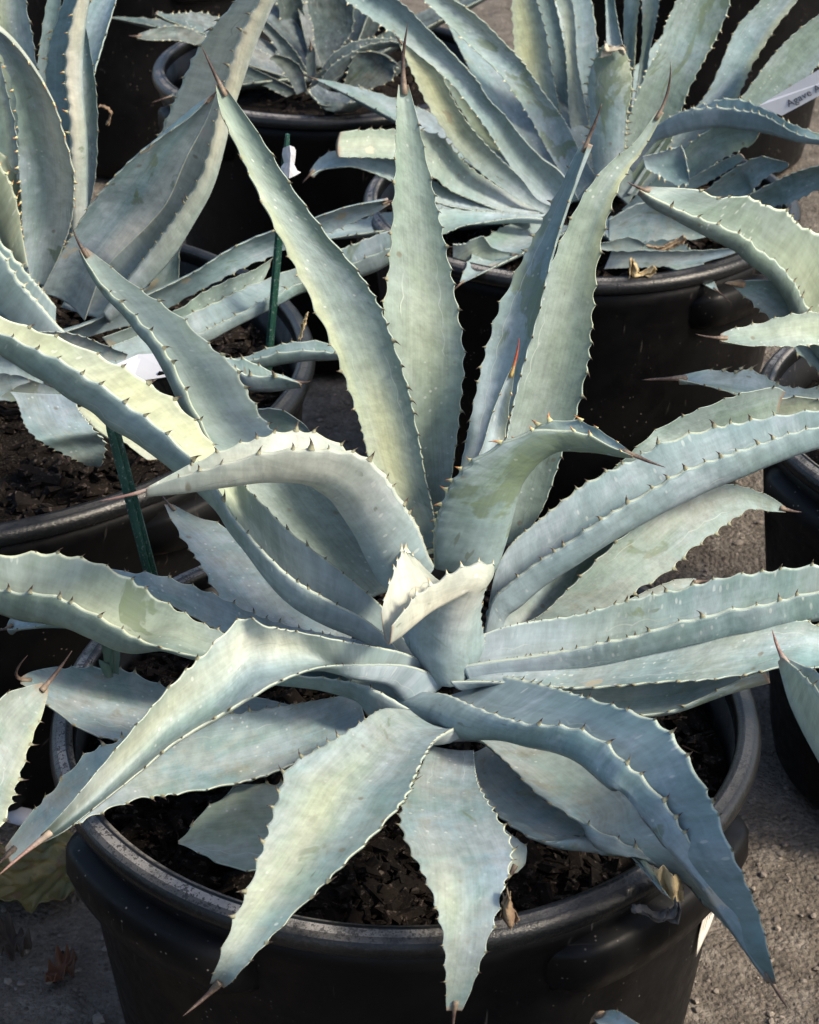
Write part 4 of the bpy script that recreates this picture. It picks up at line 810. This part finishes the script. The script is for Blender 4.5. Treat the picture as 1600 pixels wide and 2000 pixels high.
scrap('dry_leaf_scrap', [[(190, 205), (200, 206)], [(208, 210), (214, 216)], [(214, 224), (218, 226)], [(206, 244), (212, 246)]], .62, DRY, 'brown bent dry strip in the dark gap right of the tall agave')
scrap('dry_leaf_scrap', [[(600, 612), (604, 616)], [(592, 625), (598, 632)], [(587, 645), (592, 648)], [(583, 660), (586, 662)]], .40, TAN, 'thin curled tan scrap on the rim of the widest pot')
o = curl('plastic_strip', [[at_z(16, 1572, .012), at_z(62, 1581, .014)], [at_z(12, 1590, .010), at_z(60, 1600, .010)], [at_z(8, 1604, .006), at_z(58, 1618, .006)]], WHITE, .001); tag(o, 'pale grey plastic strip on the ground at the left edge', 'plastic strip')
# olive leaf lying on the ground
def ground_leaf(name, outline_c, R, n, label, mat, rot, seed, lift=.012, asp=.8):
    rs = random.Random(seed); V = [(0, 0, lift * .4)]; Fc = []; nr, na = 22, 96
    for i in range(1, nr + 1):
        for j in range(na):
            a = 2 * PI * j / na; r = R * (1 + .10 * math.sin(3 * a + seed) + .05 * math.sin(7 * a)) * i / nr
            x, y = r * math.cos(a), r * math.sin(a) * asp
            f = i / nr; z = lift * (.4 + .9 * f ** 2 * (.6 + .4 * math.sin(2 * a + 1))) + .10 * x * x / R - .005 * math.exp(-(y / .005) ** 2) + .0035 * f * math.sin((x * .8 + abs(y)) * 420) + .006 * f ** 3 * math.sin(9 * a + seed) + .004 * mnoise.noise((x * 60, y * 60, seed))
            V.append((x, y, z))
    for j in range(na): Fc.append((0, 1 + j, 1 + (j + 1) % na))
    for i in range(nr - 1):
        for j in range(na):
            a, b = 1 + i * na + j, 1 + i * na + (j + 1) % na; Fc.append((a, a + na, b + na, b))
    o = mesh(name, V, Fc, mat); o.location = outline_c; o.rotation_euler = (0, 0, rot)
    so = o.modifiers.new('solid', 'SOLIDIFY'); so.thickness = .0009
    return tag(o, label, 'fallen leaf', 'fallen leaves on the ground')
c = at_z(62, 1712, .01); ground_leaf('fallen_leaf', (c[0], c[1], .004), .046, 0, 'large olive-brown fallen leaf on the dirt at the lower left', FALLEN, .5, 3, .014, .95)
c = at_z(118, 1885, .01); ground_leaf('fallen_leaf', (c[0], c[1], .003), .017, 0, 'small rusty brown leaf fragment on the dirt below the olive leaf', simple('rust_leaf', (.13, .06, .035), (.09, .05, .035), 40, .8), 1.2, 5, .008, .5)
c = at_z(22, 1835, .01); ground_leaf('fallen_leaf', (c[0], c[1], .003), .022, 0, 'dark grey-brown crumpled leaf at the left edge of the dirt', simple('dark_dead_leaf', (.06, .045, .035), (.04, .03, .025), 40, .85), 2.2, 8, .012, .5)
# a young offset growing in the front pot
PP = thing('agave_pup', 'small dark green offset with narrow leaves at the left of the front pot', 'agave plant', tuple(at_y(215, 1312, -.005)), 'potted agaves')
for st in ([(208,1318,222,1318),(199,1265,219,1262),(190,1222,208,1222),(184,1190,196,1190)], [(214,1316,232,1318),(216,1280,234,1285),(228,1250,235,1252)], [(222,1322,205,1322),(215,1300,195,1300),(200,1290,193,1287)]):
    o = leaf(PP, st, Y=-.005, tip=None, teeth=0, gut=.2, n=24, m=7, thick=.002, rub=.5, hue=.5); o.data.materials[0] = PUP
